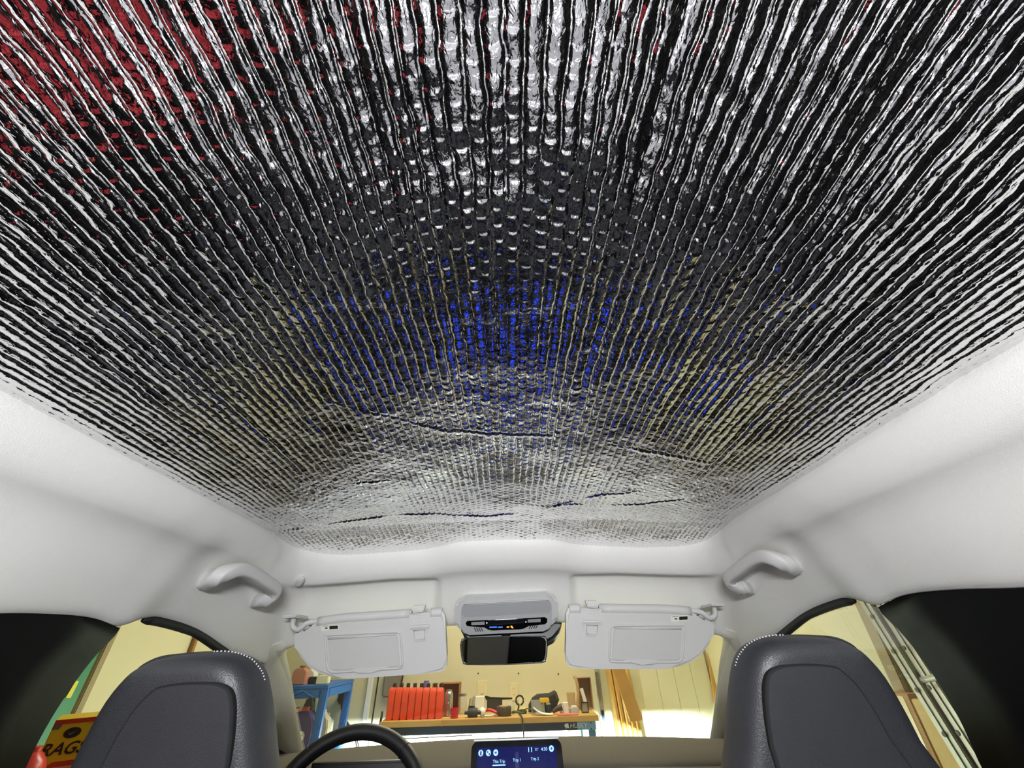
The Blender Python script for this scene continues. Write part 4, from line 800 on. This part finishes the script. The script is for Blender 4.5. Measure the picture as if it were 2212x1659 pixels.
# ------------------------------------------------------------------ right of the bench: rail, leaning boards, corner post
t = thing('metal_rail', 'upright steel door rail right of the bench', 'rail', (U(1297, 1500, y=4.0).x, 4.0, 0)); rx_ = U(1297, 1500, y=4.0).x
box('channel', (rx_, 4.03, .75), (.035, .05, 1.5), ALU, t, .004); box('bracket', (rx_-.012, 3.99, U(1295, 1478, y=4.0).z), (.03, .02, .16), STEEL, t, .003); lathe('bolt', [(.008, 0), (.007, .006)], (rx_-.012, 3.98, U(1295, 1464, y=4.0).z), STEEL, t, 10, (0, -1, 0)); box('dark_slide', (rx_, 4.0, U(1297, 1552, y=4.0).z), (.02, .012, .10), BLKMET, t, .002)
tops = [(1308+9.6*k, 1440) for k in range(5)]; bots = [(1335+10.2*k, 1595) for k in range(5)]
wcol = [(212, 170, 84), (205, 160, 74), (220, 180, 96), (208, 166, 82), (216, 174, 90)]
nm = ['first', 'second', 'third', 'fourth', 'fifth']
for k in range(5):                          # boards leaning on the wall, seen nearly edge on
    y = 3.98-.05*k; a, b2 = U(*tops[k], y=y), U(*bots[k], y=y); d = (b2-a); a2 = a-d*.25; wdt = .019
    lo = a+d*((.012-a.z)/d.z); m = mat('board_%d' % k, wcol[k], .6, nscale=9, namp=.14)
    P = [a2, lo, lo+Vector((wdt, 0, 0)), a2+Vector((wdt, 0, 0))]
    tag(slab('pine_board', [p+Vector((0, -.10, 0)) for p in P], (0, 1, 0), .14, m, None, .002), 'pine board leaning by the steel rail, %s from the left' % nm[k], 'board', 'leaning pine boards')
hb = [U(a, b, y=3.64) for a, b in ((1322, 1440), (1348, 1440), (1387, 1548), (1387, 1556), (1362, 1560))]
ORW = mat('orange_pine', (200, 150, 74), .55, nscale=9, namp=.12)
tag(slab('wide_board', hb, (0, 1, 0), .022, ORW, None, .002), 'wide orange toned board in front of the leaning boards', 'board')
tag(slab('dark_bracket', [U(a, b, y=4.06) for a, b in ((1352, 1450), (1358, 1450), (1366, 1482), (1362, 1486))], (0, 1, 0), .04, mat('dark_olive_metal', (70, 62, 34), .5), None, .003), 'dark metal bracket on the wall behind the boards', 'bracket')
xc = U(1545, 1450, y=YW).x
PANEL = mat('pale_panel', (224, 222, 190), .7, nscale=5, namp=.03)
for k in range(4):
    xa = U(1388+k*38, 1500, y=YW).x; xb2 = U(1388+(k+1)*38, 1500, y=YW).x
    struct(box('trim_%d' % (8+k), ((xa+xb2)/2, YW-.008, 1.0), (xb2-xa-.0012, .016, 2.0), PANEL, None, .002), 'pale vertical wall panel at the right of the front wall')
struct(slab('trim_6', [U(a, b, y=4.05) for a, b in ((1518, 1330), (1548, 1330), (1560, 1480), (1545, 1520))], (0, 1, 0), .03, WOOD, None, .003), 'slanting yellow timber in the right front corner')
# ------------------------------------------------------------------ left side seen through the driver window
xg = XL+.03
def upright(name, p1, p2, x, m, th, label, top=1.9):
    a, b = U(*p1, x=x), U(*p2, x=x); return struct(box(name, (x, (a.y+b.y)/2, top/2), (th, abs(b.y-a.y), top), m, None, .004), label)
TAUPE = mat('taupe_paint', (150, 136, 100), .7)
upright('trim_12', (207, 1430), (222, 1430), XL+.012, TAUPE, .024, 'taupe upright trim on the left garage wall', 2.5); upright('trim_13', (415, 1390), (422, 1390), XL+.012, mat('brown_wood', (152, 112, 56), .6), .024, 'thin brown upright trim further along the left wall', 2.5)
a, b = U(160, 1430, x=-1.80), U(196, 1430, x=-1.80)
t = thing('green_panel', 'tall green board with a yellow label by the rags box', 'board', (-1.80, (a.y+b.y)/2, 0)); GRB = mat('green_board', (38, 128, 88), .5, nscale=8)
box('board', (-1.80, (a.y+b.y)/2-.03, .95), (.04, b.y-a.y+.06, 1.9), GRB, t, .004)
la = [U(x_, y_, x=-1.778) for x_, y_ in ((164, 1470), (170, 1472), (152, 1508), (141, 1508))]; slab('label', la, (1, 0, 0), .001, mat('yellow_label', (206, 204, 50), .5), t, 0)
# rags carton
def rags():
    d = Vector(ray(150, 1600)); hd = Vector((d.x, d.y, 0)).normalized(); n = Vector((.62, -.785, 0)).normalized(); r_ = Vector((.785, .62, 0)).normalized(); p0 = Vector((-1.50, 1.78, 1.0))
    q = lambda px, py, o=0: UP(px, py, p0, n)+n*o
    tl = q(121, 1556); W_, H_ = .31, .30; up = Vector((0, 0, 1)); bl = tl-up*H_
    t = thing('rags_carton', 'yellow and red carton of rags by the driver window', 'box', bl+r_*W_/2-n*.1)
    YEL = mat('carton_yellow', (222, 186, 26), .55, nscale=12); slab('carton', [tl, tl+r_*W_, bl+r_*W_, bl], -n, .2, YEL, t, .003)
    PR = mat('carton_red', (190, 52, 32), .55); INK2 = mat('carton_black', (40, 34, 26), .6); GY = mat('carton_grey', (110, 96, 84), .6)
    P = lambda u, v, o=.0006: tl+r_*u*W_-up*v*H_+n*o
    slab('red_band', [P(0, .0), P(1, .0), P(1, .042), P(0, .042)], n, .0008, PR, t, 0); slab('grey_corner', [P(0, .042), P(.075, .042), P(.06, .085), P(0, .085)], n, .0008, GY, t, 0)
    cc = P(.185, .125, .001); bmv = [cc+r_*.022*math.cos(a_)+up*.0145*math.sin(a_) for a_ in np.linspace(0, 6.2832, 21)[:-1]]
    ov = slab('oval_badge', bmv, n, .0008, INK2, t, 0); slab('badge_mark', [cc+n*.0012+r_*a_+up*b_ for a_, b_ in ((-.012, .001), (-.003, -.007), (.014, .007), (.006, .003), (-.002, .0))], n, .0004, GY, ov, 0)
    text('lettering', 'RAGS', P(.165, .262, .002), r_, up, .045, INK2, t, shear=.25, bold=.02)
    pl = slab('red_label', [P(a_, b_) for a_, b_ in ((.10, .39), (.13, .365), (.9, .365), (.9, .62), (.14, .62))], n, .0008, PR, t, 0); slab('label_window', [P(a_, b_, .0018) for a_, b_ in ((.15, .41), (.85, .41), (.85, .58), (.15, .58))], n, .0004, mat('carton_pink', (216, 150, 120), .6), pl, 0)
    # paper tissue poking out of the top
    c2 = tl+r_*.20-n*.08; vs_, fs = [], []; rnd = random.Random(3)
    for i in range(6):
        for j in range(10):
            a_ = 2*math.pi*j/10; rr_ = .045*(1-.12*i)*(1+.35*rnd.random()); vs_.append(c2+Vector((math.cos(a_)*rr_, math.sin(a_)*rr_, .011*i+.012*rnd.random()*(i > 0))))
    for i in range(5):
        for j in range(10): fs.append((i*10+j, i*10+(j+1) % 10, (i+1)*10+(j+1) % 10, (i+1)*10+j))
    fs.append([50+j for j in range(10)]); put('tissue', vs_, fs, mat('tissue_paper', (248, 244, 200), .9), t, False)
    # red bottle in front, and the stand they rest on
    zs = bl.z-.001; b_ = q(74, 1632, .10); hb_ = .10; t3 = thing('red_bottle', 'round shouldered red bottle in front of the rags carton', 'bottle', (b_.x, b_.y, zs)); lathe('body', [(.045, 0), (.052, .01), (.052, b_.z-zs-.03), (.04, b_.z-zs), (.02, b_.z-zs+.02)], (b_.x, b_.y, zs+.0005), mat('coral_plastic', (206, 62, 54), .3), t3); lathe('cap', [(.018, 0), (.018, .012), (.015, .014)], (b_.x, b_.y, b_.z+.02), mat('coral_plastic', (206, 62, 54), .3), t3)
    t4 = thing('side_shelf', 'wooden shelf stand carrying the rags carton', 'shelf', (bl.x, bl.y, 0)); cc = bl+r_*.1-n*.05
    box('shelf_top', (cc.x, cc.y, zs-.013), (.36, .30, .024), WOOD, t4, .003, math.atan2(r_.y, r_.x))
    for sx in (-.15, .15):
        for sy in (-.12, .12):
            pp = cc+r_*sx-n*sy; box('leg', (pp.x, pp.y, (zs-.026)/2), (.04, .04, zs-.026), WOOD, t4, .003)
rags()
# ------------------------------------------------------------------ right side seen through the passenger window
upright('trim_7', (1862, 1330), (1886, 1330), XR-.012, TAUPE, .024, 'taupe upright trim on the right garage wall', 2.5)
def ladder():
    xp = XR-.12; t = None
    a0, a1 = U(1878, 1320, x=xp), U(2078, 1645, x=xp); d = (a1-a0); lo = a0+d*((.01-a0.z)/d.z); hi = a0-d*1.0
    t = thing('extension_ladder', 'aluminium extension ladder leaning on the right garage wall', 'ladder', lo)
    ax = (hi-lo).normalized(); L_ = (hi-lo).length; side = Vector((0, -ax.z, ax.y)).normalized(); side = side if side.y < 0 else -side
    def rail(off, xo, wd):
        p = lo+side*off+Vector((xo, 0, 0)); slab('rail', [p, p+side*wd, p+side*wd+ax*L_, p+ax*L_], (1, 0, 0), .028, ALU, t, .003)
        slab('rail_flange', [p+side*wd*.46+Vector((-.004, 0, 0)), p+side*wd*.54+Vector((-.004, 0, 0)), p+side*wd*.54+ax*L_+Vector((-.004, 0, 0)), p+side*wd*.46+ax*L_+Vector((-.004, 0, 0))], (1, 0, 0), .004, ALU, t, .001)
    for off, xo in ((-.026, 0), (.036, .012), (.46, 0), (.40, .012)): rail(off, xo, .055)
    DK = mat('rung_end', (70, 64, 46), .6)
    for px, py in ((1891, 1330), (1935, 1406), (1986, 1490), (2043, 1586)):
        c = U(px, py, x=xp); k = (c-lo).dot(ax)
        for off in (.0, .062): lathe('rung_end', [(.008, 0), (.008, .004)], lo+ax*k+side*off+Vector((-.002, 0, 0)), DK, t, 10, (-1, 0, 0))
    for k in np.arange(.25, L_-.1, .29): tube('rung', [lo+ax*k+side*.0+Vector((.018, 0, 0)), lo+ax*k+side*.48+Vector((.018, 0, 0))], .013, ALU, t, 8, 0)
ladder()
TAN = mat('tan_cardboard', (206, 182, 124), .85, nscale=20)
def carton(label, p1, p2, ztop, x, dp, m):
    a, b = U(*p1, x=x), U(*p2, x=x); z1 = U((p1[0]+p2[0])/2, ztop, x=x).z; t = thing('storage_carton', label, 'box', (x+dp/2, (a.y+b.y)/2, 0), 'cartons by the right wall'); w_ = abs(b.y-a.y)
    box('carton', (x+dp/2, (a.y+b.y)/2, z1/2), (dp, w_, z1), m, t, .003); box('tape', (x-.0008, (a.y+b.y)/2, z1*.5), (.0012, .05, z1*.98), mat('packing_tape', (214, 196, 150), .3), t, 0)
carton('tan carton stacked behind the ladder foot', (1990, 1560), (2100, 1560), 1520, XR-.075, .07, TAN); carton('taller tan carton nearer the front of the right wall', (1945, 1560), (1988, 1560), 1500, XR-.065, .06, CARD)
